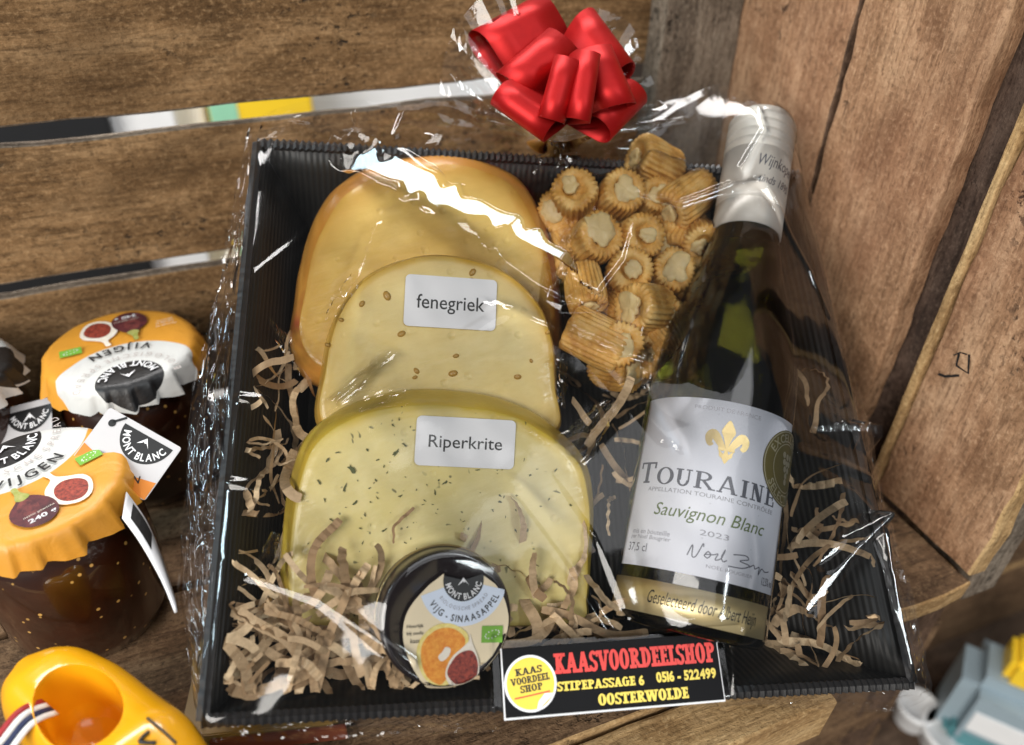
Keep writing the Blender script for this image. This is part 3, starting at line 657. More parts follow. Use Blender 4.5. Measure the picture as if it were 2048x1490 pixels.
flap(c3, PC3, ((640, 840), (800, 800), (820, 780), (700, 770)), .001, .008, 4)
flap(c3, PC3, ((1110, 880), (1175, 935), (1222, 805), (1190, 800)), .001, .013, 5, .004)
flap(c3, PC3, ((505, 1140), (560, 1165), (576, 1060), (556, 1052)), .006, .016, 6)
flap(c2, PC2, ((1112, 700), (1118, 800), (1132, 820), (1135, 720)), -.004, -.002, 7)
flap(c1, PC1, ((1110, 470), (1120, 540), (1150, 530), (1135, 480)), .000, .006, 8)
flap(c2, PC2, ((664, 650), (720, 566), (705, 548), (640, 630)), .0, .003, 9)

# ------------------------------------------------------------------ wine bottle
def glass_mat():
    t = NT('dark_green_bottle_glass')
    b = t.bsdf(Base__Color=(0.13, 0.13, 0.010, 1), Roughness=0.09, IOR=1.36, Transmission__Weight=1.0, Coat__Weight=0.6, Coat__Roughness=0.02)
    return t.m
M['glass'] = glass_mat()
b0 = W(1369, 1270, -0.0145); b1 = W(1527, 240, 0.0235); BL = (b1 - b0).length; BAX = (b1 - b0).normalized()
bmid = b0 + BAX * .09
bx_, by_, bz_ = frame(BAX, CAM - bmid)           # bx_ looks to the viewer
by_ = -by_ if by_.dot(UA) < 0 else by_            # by_ to the right
RB = 0.0340
bottle = thing('wine_bottle', b0, 'small dark green white wine bottle with cream cap lying in the tray', 'bottle')
S_CAP = BL - 0.070
prof = [(0.0, .004), (.016, .003), (.026, .0), (.031, .0006), (.0325, .0025), (RB, .0055), (RB, .060), (RB, .108), (RB - .0004, .116), (RB - .0012, .126), (RB - .0035, .140), (RB - .0074, .155), (RB - .0116, .170), (RB - .0149, .183), (RB - .0172, .193), (RB - .0179, S_CAP + .004), (RB - .0182, S_CAP + .03), (0.0, S_CAP + .031)]
V, Fc = lathe(prof, b0, BAX, by_, 72); CONTENT.append(mesh('glass_body', V, Fc, M['glass'], bottle))
M['cap'] = plain('cream_cap', (0.62, 0.585, 0.53), 0.42, var=0.03)
rc = .0172
prof = [(rc - .0012, 0), (rc, .0004), (rc, .0135), (rc - .0004, .0140), (rc - .0004, .0145), (rc, .0150), (rc, .044)]
for k in range(4):
    h = .0445 + k * .0052; prof += [(rc - .0011, h), (rc - .0011, h + .0012), (rc + .0001, h + .0022), (rc + .0001, h + .0040), (rc - .0005, h + .0048)]
prof += [(rc - .0010, .0660), (rc - .0025, .0688), (rc - .005, .0698), (0, .0700)]
V, Fc = lathe(prof, b0 + BAX * S_CAP, BAX, by_, 64); cap = mesh('screw_cap', V, Fc, M['cap'], bottle); CONTENT.append(cap)
def bottle_fn(r, s0, a0): # x = arc length to the right, y = along the axis, from angle a0 (0 faces the viewer)
    def fn(x, y, h):
        a = a0 + x / RB; return b0 + BAX * (s0 + y) + (bx_ * math.cos(a) + by_ * math.sin(a)) * (r + h)
    return fn
# label: a little wider than half the bottle
A0 = rad(3); LW, LB0, LB1 = .0790, .0235, .0985; LH = LB1 - LB0
lf = bottle_fn(RB + .0003, (LB0 + LB1) / 2, A0)
def wrap_sheet(name, x0, x1, y0, y1, fn, mat, parent, th=.0003, nu=40):
    V = []
    for y in (y0, y1):
        for i in range(nu): V.append(fn(x0 + (x1 - x0) * i / (nu - 1), y, th))
    k = len(V)
    for y in (y0, y1):
        for i in range(nu): V.append(fn(x0 + (x1 - x0) * i / (nu - 1), y, 0))
    Fc = grid_faces(nu, 2) + [(i + 1, i, k + i, k + i + 1) for i in range(nu - 1)] + [(nu + i, nu + i + 1, k + nu + i + 1, k + nu + i) for i in range(nu - 1)]
    Fc += [(0, nu, k + nu, k), (2 * nu - 1, nu - 1, k + nu - 1, k + 2 * nu - 1)]
    return mesh(name, V, Fc, mat, parent)
M['label'] = plain('bottle_label_paper', (0.72, 0.74, 0.82), 0.45, var=0.02, bump=0.15, scale=900)
def gold_mat(name, c1_, c2_, rough=.34):
    t = NT(name); co = t.coord(); t.bsdf(Base__Color=t.mix(t.noise(co, 60, 4), c1_, c2_), Roughness=rough, Metallic=.75, Normal=t.bump(t.noise(co, 900, 2), .12, .0003)); return t.m
M['gold'] = gold_mat('gold_foil', (0.62, 0.45, 0.16), (0.78, 0.62, 0.30))
M['gold_dark'] = gold_mat('dark_gold_seal', (0.30, 0.25, 0.09), (0.42, 0.36, 0.14))
M['band'] = gold_mat('gold_band', (0.66, 0.53, 0.27), (0.74, 0.62, 0.36), .42)
M['grey_ink'] = plain('grey_ink', (0.09, 0.095, 0.12), .5)
M['faint_ink'] = plain('faint_ink', (0.30, 0.30, 0.34), .5)
M['green_ink'] = plain('green_ink', (0.10, 0.15, 0.035), .5)
lab = wrap_sheet('front_label', -LW / 2, LW / 2, -LH / 2, LH / 2, lf, M['label'], bottle)
def lx(f): return (f - .5) * LW
def ly(f): return (.5 - f) * LH
def ink(vf, m, lift=.0004): return decal('lettering', vf, lf, lift, M[m], lab)
ink(fit_text('PRODUIT DE FRANCE', lx(.53), ly(.055), width=LW * .36, height=LH * .024), 'faint_ink')
ink(fit_slab('T', lx(.115), ly(.462), LW * .125, LH * .125, T=.17, t=.085), 'grey_ink'); ink(fit_slab('OURAINE', lx(.535), ly(.478), LW * .69, LH * .098, T=.17, t=.075, gap=.10), 'grey_ink')
ink(fit_text('APPELLATION TOURAINE CONTRÔLÉE', lx(.51), ly(.555), width=LW * .74, height=LH * .030), 'faint_ink')
ink(fit_text('Sauvignon Blanc', lx(.52), ly(.68), width=LW * .62, height=LH * .095, shear=.28), 'green_ink')
ink(fit_text('2023', lx(.55), ly(.765), width=LW * .15, height=LH * .03), 'faint_ink')
ink(fit_text('mis en bouteille', lx(.20), ly(.805), width=LW * .25, height=LH * .028, shear=.1), 'faint_ink')
ink(fit_text('par Noël Bougrier', lx(.20), ly(.84), width=LW * .27, height=LH * .030, shear=.1), 'faint_ink')
ink(fit_text('37,5 cl', lx(.13), ly(.90), width=LW * .145, height=LH * .055), 'grey_ink')
ink(fit_text('NOËL BOUGRIER', lx(.66), ly(.935), width=LW * .26, height=LH * .022), 'faint_ink')
ink(fit_text('12,5% vol', lx(.92), ly(.945), width=LW * .11, height=LH * .05), 'grey_ink')
for x0, x1, y in ((.23, .78, .60), (.22, .76, .795), (.10, .86, .085)): ink(polyline2d([(lx(x0), ly(y)), (lx((x0 + x1) / 2), ly(y)), (lx(x1), ly(y))], .00022), 'faint_ink')
def pen(pts, w=.00045, m='grey_ink', k=1.0, nn=None):
    s = spline([(lx(a), ly(b), 0) for a, b in pts], nn or len(pts) * 6, False); return ink(polyline2d([(p.x, p.y) for p in s], w), m, .00042)
pen([(.43, .90), (.45, .84), (.455, .90), (.475, .895), (.50, .825), (.505, .84)])
pen([(.515, .88), (.53, .86), (.545, .875), (.53, .895), (.515, .88), (.56, .87), (.58, .862), (.57, .895), (.60, .88), (.615, .83), (.60, .87), (.61, .895), (.63, .885)])
pen([(.66, .845), (.73, .835), (.75, .852), (.70, .87), (.76, .882), (.72, .905), (.64, .912)])
pen([(.76, .89), (.79, .872), (.80, .89), (.83, .875), (.83, .915), (.85, .88), (.88, .89), (.92, .882)])
# fleur-de-lis in gold
def leafshape(cx, cy, w, h, tip=.5, ang=0.0):
    pts = [(0, -h / 2), (w * .30, -h * .12), (w / 2, h * .08), (w * .34, h * .28), (0, h / 2), (-w * .34, h * .28), (-w / 2, h * .08), (-w * .30, -h * .12)]
    s = spline([(a, b, 0) for a, b in pts], 32); c, sn = math.cos(ang), math.sin(ang)
    V = [(cx + p.x * c - p.y * sn, cy + p.x * sn + p.y * c) for p in s]; return V, [tuple(range(32))]
fx, fy = lx(.545), ly(.235)
lf_full = lf
lf = lambda x, y, h: lf_full(fx + (x - fx) * .80, fy + (y - fy) * .84, h)
em = decal('fleur_emblem', leafshape(fx, fy + .0035, .0072, .0150), lf, .00062, M['gold'], lab)
for s in (-1, 1):
    curl = spline([(fx + s * .0012, fy - .0048, 0), (fx + s * .0042, fy - .0005, 0), (fx + s * .0074, fy + .0030, 0), (fx + s * .0095, fy + .0012, 0), (fx + s * .0088, fy - .0024, 0), (fx + s * .0070, fy - .0022, 0)], 26, False)
    V, Fc = [], []
    for i, p in enumerate(curl):
        a, b = curl[max(0, i - 1)], curl[min(25, i + 1)]; d = (b - a).normalized(); w = .0006 + .0017 * math.sin(math.pi * min(1, .1 + i / 25 * .95))
        V += [(p.x - d.y * w, p.y + d.x * w), (p.x + d.y * w, p.y - d.x * w)]
    decal('fleur_emblem', (V, [(2 * i, 2 * i + 1, 2 * i + 3, 2 * i + 2) for i in range(25)]), lf, .00045, M['gold'], lab)
decal('fleur_emblem', ([(fx - .0042, fy - .0050), (fx + .0042, fy - .0050), (fx + .0042, fy - .0036), (fx - .0042, fy - .0036)], [(0, 1, 2, 3)]), lf, .00075, M['gold'], lab)
decal('fleur_emblem', leafshape(fx, fy - .0075, .0040, .0080, ang=math.pi), lf, .00048, M['gold'], lab)
for s in (-1, 1): decal('fleur_emblem', leafshape(fx + s * .0026, fy - .0068, .0022, .0055, ang=math.pi - s * .5), lf, .00046, M['gold'], lab)
lf = lf_full
# round seal wrapping over the label's right edge
sx_, sy_ = lx(1.0) - .0025, ly(.275); sr = .0168
seal = decal('award_seal', disc2d(sx_, sy_, 0.0001, sr), lf, .0006, M['gold_dark'], lab, True)
M['seal_light'] = gold_mat('pale_gold_print', (0.80, 0.74, 0.52), (0.88, 0.82, 0.62))
for r0, r1 in ((sr - .0010, sr - .0004), (sr * .62, sr * .65)): decal('seal_ring', disc2d(sx_, sy_, r0, r1), lf, .00068, M['seal_light'], seal, True)
decal('lettering', arc_text('EXCELLENCE', sx_, sy_, sr * .80, rad(90), sr * .22, .02), lf, .00070, M['seal_light'], seal)
decal('lettering', arc_text('SELECTION', sx_, sy_, sr * .80, rad(270), sr * .22, .02, inward=True), lf, .00070, M['seal_light'], seal)
gr = [circle2d(sx_ + dx * sr, sy_ + dy * sr, sr * .085, 12) for dx, dy in ((0, .30), (-.16, .14), (.16, .14), (0, .12), (-.09, -.04), (.09, -.04), (0, -.20), (-.2, .32), (.2, .32), (0, -.36))]
decal('grape_emblem', merge2d(*gr), lf, .00070, M['seal_light'], seal)
# gold neck-foot band
GB0, GB1 = .0050, .0185
band = wrap_sheet('gold_band', -LW / 2 - .0035, LW / 2 - .002, GB0 - .0765, GB1 - .0765, bottle_fn(RB + .0003, .0765, A0), M['band'], bottle)
bf = bottle_fn(RB + .0003, (GB0 + GB1) / 2, A0)
decal('lettering', fit_text('Geselecteerd door Albert Heijn', lx(.56), -.0005, width=LW * .60, height=.0070, shear=.35), bf, .0004, M['black'], band)
# handwriting on the cap
capf = lambda x, y, h: b0 + BAX * (S_CAP + .030 + y) + (bx_ * math.cos(x / rc) + by_ * math.sin(x / rc)) * (rc + .0001 + h)
decal('lettering', fit_text('Wijnkopers', .0135, .0040, width=.025, height=.0085, shear=.35), capf, .0001, M['grey_ink'], cap)
decal('lettering', fit_text('sinds 1895', .0115, -.0055, width=.020, height=.0046, shear=.35), capf, .0001, M['grey_ink'], cap)

# ------------------------------------------------------------------ ridged pastry rolls in their own bag
def pastry_mat():
    t = NT('baked_pastry'); co = t.coord(); n = t.noise(co, 90, 5, .6); n2 = t.noise(co, 500, 3)
    c = t.ramp(n, [(.28, (0.38, 0.145, 0.022)), (.48, (0.66, 0.35, 0.075)), (.70, (0.80, 0.53, 0.19))])
    c = t.mix(t.ramp(n2, [(.55, (0, 0, 0)), (.7, (.5, .5, .5))]), c, (0.74, 0.50, 0.22))
    t.bsdf(Base__Color=c, Roughness=.6, Subsurface__Weight=.05, Subsurface__Radius=(.004, .002, .001), Normal=t.bump(t.math('ADD', n, n2), .5, .0008)); return t.m
M['pastry'] = pastry_mat()
M['filling'] = cheese_mat('cheese_filling', (0.66, 0.47, 0.20), (0.76, 0.60, 0.32), coat=0.05, sss=.1)
def pastry(px, py, w, r, ln, axis, seed, label):
    """axis: direction of the open end in tray axes"""
    c = W(px, py, w); ax = (UA * axis[0] + VB * axis[1] + NN * axis[2]).normalized(); x, y, z = frame(ax, (.3, .5, .8))
    r *= .93; ln *= .86; t = thing('pastry_roll', c - z * ln / 2, label, 'pastry', 'pastry rolls in the clear bag')
    rs = random.Random(seed); NRIB, n = 26, 104; V = []
    prof = [(.35, -.5), (.80, -.5), (.97, -.47), (1.0, -.40), (1.02, -.15), (1.03, .15), (1.0, .42), (.98, .48), (.86, .52), (.68, .525), (.54, .50), (.46, .40), (.1, .36)]
    for (rr, hh) in prof:
        for i in range(n):
            a = 2 * math.pi * i / n
            rib = (.045 if hh < .4 else .075) * (abs(math.cos(NRIB * a / 2)) * 2 - 1.2) if .8 < rr else .012 * math.cos(NRIB * a)
            wob = 1 + .035 * noise.noise(Vector((math.cos(a) * 6, math.sin(a) * 6, hh * 9 + seed))) + .12 * noise.noise(Vector((math.cos(a) * 1.2, math.sin(a) * 1.2, hh * 1.5 + seed * 7)))
            q = r * (rr + rib) * wob
            V.append(c + x * q * math.cos(a) + y * q * math.sin(a) * .94 + z * (hh * ln + .0008 * noise.noise(Vector((math.cos(a) * 2, math.sin(a) * 2, seed)))))
    Fc = grid_faces(n, len(prof), True); Fc.append(tuple(range(n))[::-1]); Fc.append(tuple(range((len(prof) - 1) * n, len(prof) * n)))
    CONTENT.append(mesh('crust', V, Fc, M['pastry'], t))
    V = []; m = 26; ox, oy, fs = rs.uniform(-.16, .16), rs.uniform(-.16, .16), rs.choice((.75, .95, 1.1, 1.25))
    for (rr, hh) in ((.44, .42), (.52, .50), (.50, .54), (.40, .555), (.22, .56), (.06, .555)):
        for i in range(m):
            a = 2 * math.pi * i / m; f = rr * fs * (1 + .55 * noise.noise(Vector((math.cos(a) * .9 + seed * 5.3, math.sin(a) * .9, seed * 3.7))) + .28 * noise.noise(Vector((math.cos(a) * 2.6, math.sin(a) * 2.6 + seed * 2.1, seed * 1.7))))
            V.append(c + x * r * (f * math.cos(a) + ox) + y * r * (f * math.sin(a) + oy) + z * (ln * hh + .0012 * noise.noise(Vector((f * math.cos(a) * 5, f * math.sin(a) * 5, seed + 2)))))
    mesh('filling', V, grid_faces(m, 6, True) + [tuple(range(5 * m, 6 * m))], M['filling'], t)
    return t
LE = 'golden ridged pastry piece with its pale filling showing, in the clear bag'
LS = 'golden ridged pastry piece lying on its side in the clear bag'
TOV = (-.15, -.35, .92)
for k, (px, py, w, r, ln, ax, lb) in enumerate((
    (1310, 328, .004, .0125, .030, (-.86, .05, .42), 'ridged pastry roll on top of the pile, next to the bottle cap'),
    (1150, 395, .002, .0125, .026, (-.25, -.15, .92), LE), (1236, 392, .004, .0125, .026, (.05, -.25, .95), LE),
    (1304, 402, -.002, .0105, .024, (.0, -.2, .95), LE), (1372, 400, .004, .0125, .036, (-.70, -.62, .10), 'long ridged pastry roll slanting against the bottle neck'),
    (1186, 482, .002, .0128, .026, (.15, -.2, .95), LE), (1275, 478, .004, .0120, .024, (.1, -.3, .93), LE),
    (1372, 478, -.006, .0125, .030, (-.5, -.8, .1), LS), (1170, 577, .002, .0105, .026, (.05, -.98, .12), LS),
    (1256, 548, .004, .0120, .026, (-.1, -.3, .93), LE), (1338, 548, .000, .0118, .026, (-.05, -.25, .95), LE),
    (1292, 618, .004, .0125, .030, (-.72, -.25, .55), 'ridged pastry roll turned half sideways with a star of filling'),
    (1190, 678, -.002, .0125, .034, (.85, -.5, .1), LS), (1140, 470, -.014, .012, .028, (.3, -.9, .2), LS),
    (1290, 715, -.012, .0115, .026, (-.3, -.3, .9), LE), (1232, 735, -.014, .0115, .026, (.5, -.4, .7), LE),
    (1420, 560, -.016, .012, .028, (.3, -.9, .2), LS), (1120, 420, -.010, .0115, .026, (-.4, -.5, .6), LS), (1205, 440, -.012, .0115, .026, (.2, -.6, .6), LE), (1320, 480, -.010, .0115, .026, (.1, -.6, .6), LE), (1225, 615, -.010, .0115, .026, (.3, -.6, .5), LS), (1390, 620, -.018, .0115, .026, (-.3, -.6, .5), LS), (1250, 660, -.008, .0115, .026, (.6, -.5, .5), LE), (1150, 520, -.012, .0115, .026, (.3, .6, .5), LS), (1400, 480, .0, .0115, .026, (-.2, -.7, .6), LS), (1385, 565, -.004, .0115, .026, (-.1, -.3, .9), LE), (1345, 640, -.006, .0115, .026, (-.5, -.3, .7), LE), (1320, 700, -.006, .0115, .026, (.4, -.8, .2), LS), (1245, 690, -.002, .0115, .026, (-.3, -.3, .8), LE))):
    pastry(px, py, w, r, ln, ax, k + 1, lb)

# ------------------------------------------------------------------ little jar of spread in the tray
jc = W(894, 1236, 0.010); jax = ((CAM - jc).normalized() + UA * .21 - VB * .22).normalized()
jx, jy, jz = frame(jax, UA)                      # jx right, jy up on the lid
JR = .0268
M['lid'] = plain('dark_lid_enamel', (0.016, 0.012, 0.013), 0.22, coat=0.6, var=.15)
M['lid_gold'] = gold_mat('gold_lid_edge', (0.25, 0.19, 0.09), (0.42, 0.33, 0.17), .3)
M['jam_dark'] = plain('dark_jar_content', (0.03, 0.012, 0.008), 0.1, coat=1.0)
jar = thing('spread_jar', jc - jz * .036, 'small jar of fig and orange spread with dark lid in the shredded paper', 'jar')
V, Fc = lathe([(0, 0), (.020, 0), (.0235, .0015), (.0245, .004), (.0245, .020), (.0240, .0235)], jc - jz * .036, jz, jx, 56); CONTENT.append(mesh('glass_body', V, Fc, M['jam_dark'], jar))
def papr():
    t = NT('patterned_gold_paper'); co = t.coord(); v = t.n('ShaderNodeTexVoronoi', Vector=co, Scale=900.0)
    t.bsdf(Base__Color=t.mix(t.ramp(v.outputs['Distance'], [(.25, (0, 0, 0)), (.5, (1, 1, 1))]), (0.11, 0.085, 0.05), (0.36, 0.29, 0.18)), Roughness=.5, Metallic=.3); return t.m
V, Fc = lathe([(.0250, .0), (.0253, .0004), (.0253, .0120), (.0250, .0124)], jc - jz * .0330, jz, jx, 56); mesh('paper_ring', V, Fc, papr(), jar)
lid = None
V, Fc = lathe([(.0255, -.0118), (.0266, -.0116), (.0268, -.0105), (.0262, -.0096), (.0262, -.0040), (.0265, -.0020), (.0262, -.0006), (.0252, .0004), (.0240, .0004), (.0232, -.0004), (.0, -.0004)], jc, jz, jx, 72)
lid = mesh('lid', V, Fc, M['lid'], jar); CONTENT.append(lid)
V, Fc = lathe([(.0256, -.0125), (.0272, -.0122), (.0273, -.0108), (.0266, -.0103)], jc, jz, jx, 72); mesh('gold_edge', V, Fc, M['lid_gold'], lid)
jf0 = plane_fn(jc, jx, jy, jz)
pxs = (JR / 125.0)                                  # one photo pixel on the lid
def jp(zx, zy): return ((zx / 4.966 + 740 - 894) * pxs, -(zy / 4.966 + 1090 - 1236) * pxs * 1.03)
lab_out = [jp(*q) for q in ((728, 335), (735, 400), (760, 470), (820, 545), (915, 590), (1010, 560), (1070, 490), (1105, 370), (1215, 450), (1300, 580), (1342, 740), (1335, 880), (1290, 1010), (1200, 1120), (1095, 1230), (1000, 1365), (800, 1390), (610, 1372), (540, 1260), (450, 1120), (390, 980), (362, 850), (378, 700), (450, 570), (590, 430))]
M['cream'] = plain('cream_label', (0.80, 0.68, 0.47), .5, var=.03); M['ice'] = plain('pale_blue_label', (0.66, 0.74, 0.88), .5, var=.02)
def jfold(x, y, h):                                  # the tab folds down over the lid's edge
    r = math.hypot(x, y)
    if r <= .0250: return jc + jx * x + jy * y + jz * (.0008 + h)
    k = r - .0250; s = .0250 / r; a = min(1.0, k / .004); return jc + (jx * x + jy * y) * (s * (1 + .10 * a)) + jz * (.0008 + h - k * .85)
sp = spline([(a, b, 0) for a, b in lab_out[8:]], 60, False)
def fill_poly(outline, fn, lift, mat, name, parent, cuts=None):
    bm = bmesh.new(); vs = [bm.verts.new((a[0], a[1], 0)) for a in outline]; bm.faces.new(vs)
    bmesh.ops.triangulate(bm, faces=list(bm.faces)); bmesh.ops.subdivide_edges(bm, edges=list(bm.edges), cuts=2, use_grid_fill=True)
    bm.verts.index_update(); V = [fn(v.co.x, v.co.y, lift) for v in bm.verts]; Fc = [tuple(v.index for v in f.verts) for f in bm.faces]; bm.free()
    return mesh(name, V, Fc, mat, parent, False)
full = [(p.x, p.y) for p in sp] + lab_out[:8]
jl = fill_poly(full, jfold, .0001, M['cream'], 'lid_label', lid)
def arcpoly(cx, cy, r0, r1, a0, a1, n=30): return disc2d(cx, cy, r0, r1, n, a0, a1)
lc = jp(912, 400); r_b = 190 / 4.966 * pxs; r_i = 420 / 4.966 * pxs
decal('white_arc', disc2d(lc[0], lc[1], r_b, r_i * .98, 30, 197, 345), jfold, .0003, M['ice'], jl)
decal('round_logo', disc2d(lc[0], lc[1], .0001, r_b, 30, 165, 375), jfold, .0004, M['black'], jl)
def mountain(cx, cy, s, ang=0.0):
    pts = [(-1, -.75), (0, .55), (1, -.75), (.55, -.35), (.28, -.12), (.1, -.3), (-.12, -.08), (-.35, -.35)]
    c, n = math.cos(ang), math.sin(ang); V = [(cx + (x * c - y * n) * s, cy + (x * n + y * c) * s) for x, y in pts]
    return V, [(0, 7, 6, 1), (1, 6, 5, 4), (1, 4, 3, 2)]
decal('mountain_mark', mountain(*jp(910, 405), .0023), jfold, .0005, M['white'], jl)
decal('lettering', arc_text('MONT BLANC', lc[0], lc[1], r_b * .76, rad(270), r_b * .30, .02, inward=True, squeeze=.75), jfold, .0005, M['white'], jl)
decal('lettering', arc_text('BIOLOGISCHE SPREAD', lc[0], lc[1], r_b * 1.32, rad(271), r_b * .19, 0, inward=True, gap=.3, squeeze=.8), jfold, .0005, M['faint_ink'], jl)
decal('lettering', arc_text('VIJG - SINAASAPPEL', lc[0], lc[1], r_b * 1.80, rad(273), r_b * .33, .015, inward=True, gap=.2, squeeze=.8), jfold, .0005, M['black'], jl)
for k, wd_ in enumerate(('Heerlijk', 'bij oude', 'kaas')): decal('lettering', fit_text(wd_, *jp(470, 775 + k * 60), width=(.0065, .0065, .0036)[k], height=.0017), jfold, .0005, M['black'], jl)
M['leaf_green'] = plain('organic_green', (0.17, 0.40, 0.04), .5)
def leafmark(cx, cy, w, h, fn, lift, parent, ang=0.0):
    c, n = math.cos(ang), math.sin(ang); rot = lambda x, y: (cx + x * c - y * n, cy + x * n + y * c)
    g = decal('organic_mark', ([rot(-w / 2, -h / 2), rot(w / 2, -h / 2), rot(w / 2, h / 2), rot(-w / 2, h / 2)], [(0, 1, 2, 3)]), fn, lift, M['leaf_green'], parent)
    dots = []
    for i in range(12):
        t = i / 12 * 2 * math.pi; x, y = .33 * w * math.cos(t), .22 * h * math.sin(t) + .12 * h * math.cos(t)
        dots.append(circle2d(*rot(x, y), .032 * w, 6))
    decal('star_dots', merge2d(*dots), fn, lift + .0001, M['white'], g); return g
leafmark(*jp(1182, 885), 200 / 4.966 * pxs, 150 / 4.966 * pxs, jfold, .0005, jl, -.05)
def fruit_mat(name, a, b, scale=500):
    t = NT(name); co = t.coord(); t.bsdf(Base__Color=t.mix(t.ramp(t.noise(co, scale, 4, .7), [(.35, (0, 0, 0)), (.65, (1, 1, 1))]), a, b), Roughness=.45); return t.m
M['orange_flesh'] = fruit_mat('printed_orange_flesh', (0.70, 0.20, 0.015), (0.85, 0.38, 0.05)); M['orange_peel'] = fruit_mat('printed_peel', (0.75, 0.60, 0.16), (0.85, 0.74, 0.30))
M['fig_flesh'] = fruit_mat('printed_fig_flesh', (0.10, 0.012, 0.012), (0.42, 0.07, 0.04), 700); M['fig_skin'] = fruit_mat('printed_fig_skin', (0.030, 0.008, 0.014), (0.13, 0.025, 0.03), 160); M['fig_pale'] = fruit_mat('printed_fig_pith', (0.80, 0.72, 0.60), (0.86, 0.80, 0.70)); M['fig_stem'] = fruit_mat('printed_fig_stem', (0.28, 0.32, 0.06), (0.42, 0.40, 0.14))
M['fig_sheen'] = fruit_mat('printed_fig_highlight', (0.06, 0.012, 0.018), (0.22, 0.05, 0.045), 220)  # lighter patch: highlight painted into the fig picture
def blob(pts, n=36): s = spline([(a, b, 0) for a, b in pts], n); return [(p.x, p.y) for p in s]
def jb(pts): return blob([jp(*q) for q in pts])
fill_poly(jb([(485, 1020), (520, 880), (640, 780), (780, 765), (900, 820), (960, 900), (930, 1080), (800, 1260), (720, 1300), (560, 1220)]), jfold, .0005, M['orange_peel'], 'orange_picture', jl)
fill_poly(jb([(522, 1030), (550, 900), (660, 815), (780, 803), (880, 850), (930, 930), (880, 1060), (760, 1230), (690, 1280), (570, 1190)]), jfold, .0006, M['orange_flesh'], 'orange_picture', jl)
fill_poly(jb([(680, 1040), (720, 1000), (745, 965), (790, 980), (785, 1030), (740, 1075), (700, 1080)]), jfold, .0007, M['fig_pale'], 'orange_picture', jl)
fill_poly(jb([(745, 1180), (800, 1060), (900, 980), (960, 930), (972, 868), (1000, 960), (1050, 1090), (1055, 1220), (990, 1310), (880, 1320), (780, 1280)]), jfold, .0008, M['fig_pale'], 'fig_picture', jl)
fill_poly(jb([(762, 1190), (830, 1060), (920, 1010), (1000, 1020), (1045, 1120), (1035, 1230), (970, 1300), (860, 1300)]), jfold, .0009, M['fig_flesh'], 'fig_picture', jl)

# ------------------------------------------------------------------ big fig jam jars with paper caps at the left
def jam_mat():
    t = NT('fig_jam_in_glass'); co = t.coord()
    n = t.noise(co, 55, 4); c = t.mix(n, (0.006, 0.002, 0.001), (0.055, 0.012, 0.003))
    v = t.n('ShaderNodeTexVoronoi', Vector=co, Scale=240.0)
    sp = t.math('MULTIPLY', t.ramp(v.outputs['Distance'], [(.14, (1, 1, 1)), (.24, (0, 0, 0))]), t.ramp(t.n('ShaderNodeSeparateColor', Color=v.outputs['Color']).outputs[0], [(.62, (0, 0, 0)), (.66, (1, 1, 1))]))
    c = t.mix(sp, c, (0.62, 0.36, 0.10))
    t.bsdf(Base__Color=c, Roughness=.3, Coat__Weight=1.0, Coat__Roughness=.015, Coat__IOR=1.6, Coat__Normal=t.bump(t.noise(co, 24, 2), .25, .003)); return t.m
M['jam'] = jam_mat()
def cap_mat(name, wc, wr, bc, br, orange=(0.74, 0.33, 0.035)):
    """printed paper: orange ground, white disc at wc, black disc at bc (in unfolded cap units)"""
    t = NT(name); u = t.n('ShaderNodeUVMap').outputs[0]; co = t.coord()
    def mask(c, r):
        d = t.n('ShaderNodeVectorMath', _operation='DISTANCE', i0=u, i1=(c[0], c[1], 0)).outputs['Value']; return t.ramp(t.math('MULTIPLY', d, 1 / (2 * r)), [(.497, (1, 1, 1)), (.503, (0, 0, 0))])
    c = t.mix(t.noise(co, 40, 4), orange, [x * .82 for x in orange]); c = t.mix(mask(wc, wr), c, (0.62, 0.62, 0.60)); c = t.mix(mask(bc, br), c, (0.012, 0.012, 0.013))
    t.bsdf(Base__Color=c, Roughness=.42, Normal=t.bump(t.math('ABSOLUTE', t.math('SUBTRACT', t.noise(co, 55, 4, .6, .5), .5)), .35, .0022)); return t.m
def turned(vf): return [(-v[0], -v[1]) for v in vf[0]], vf[1]
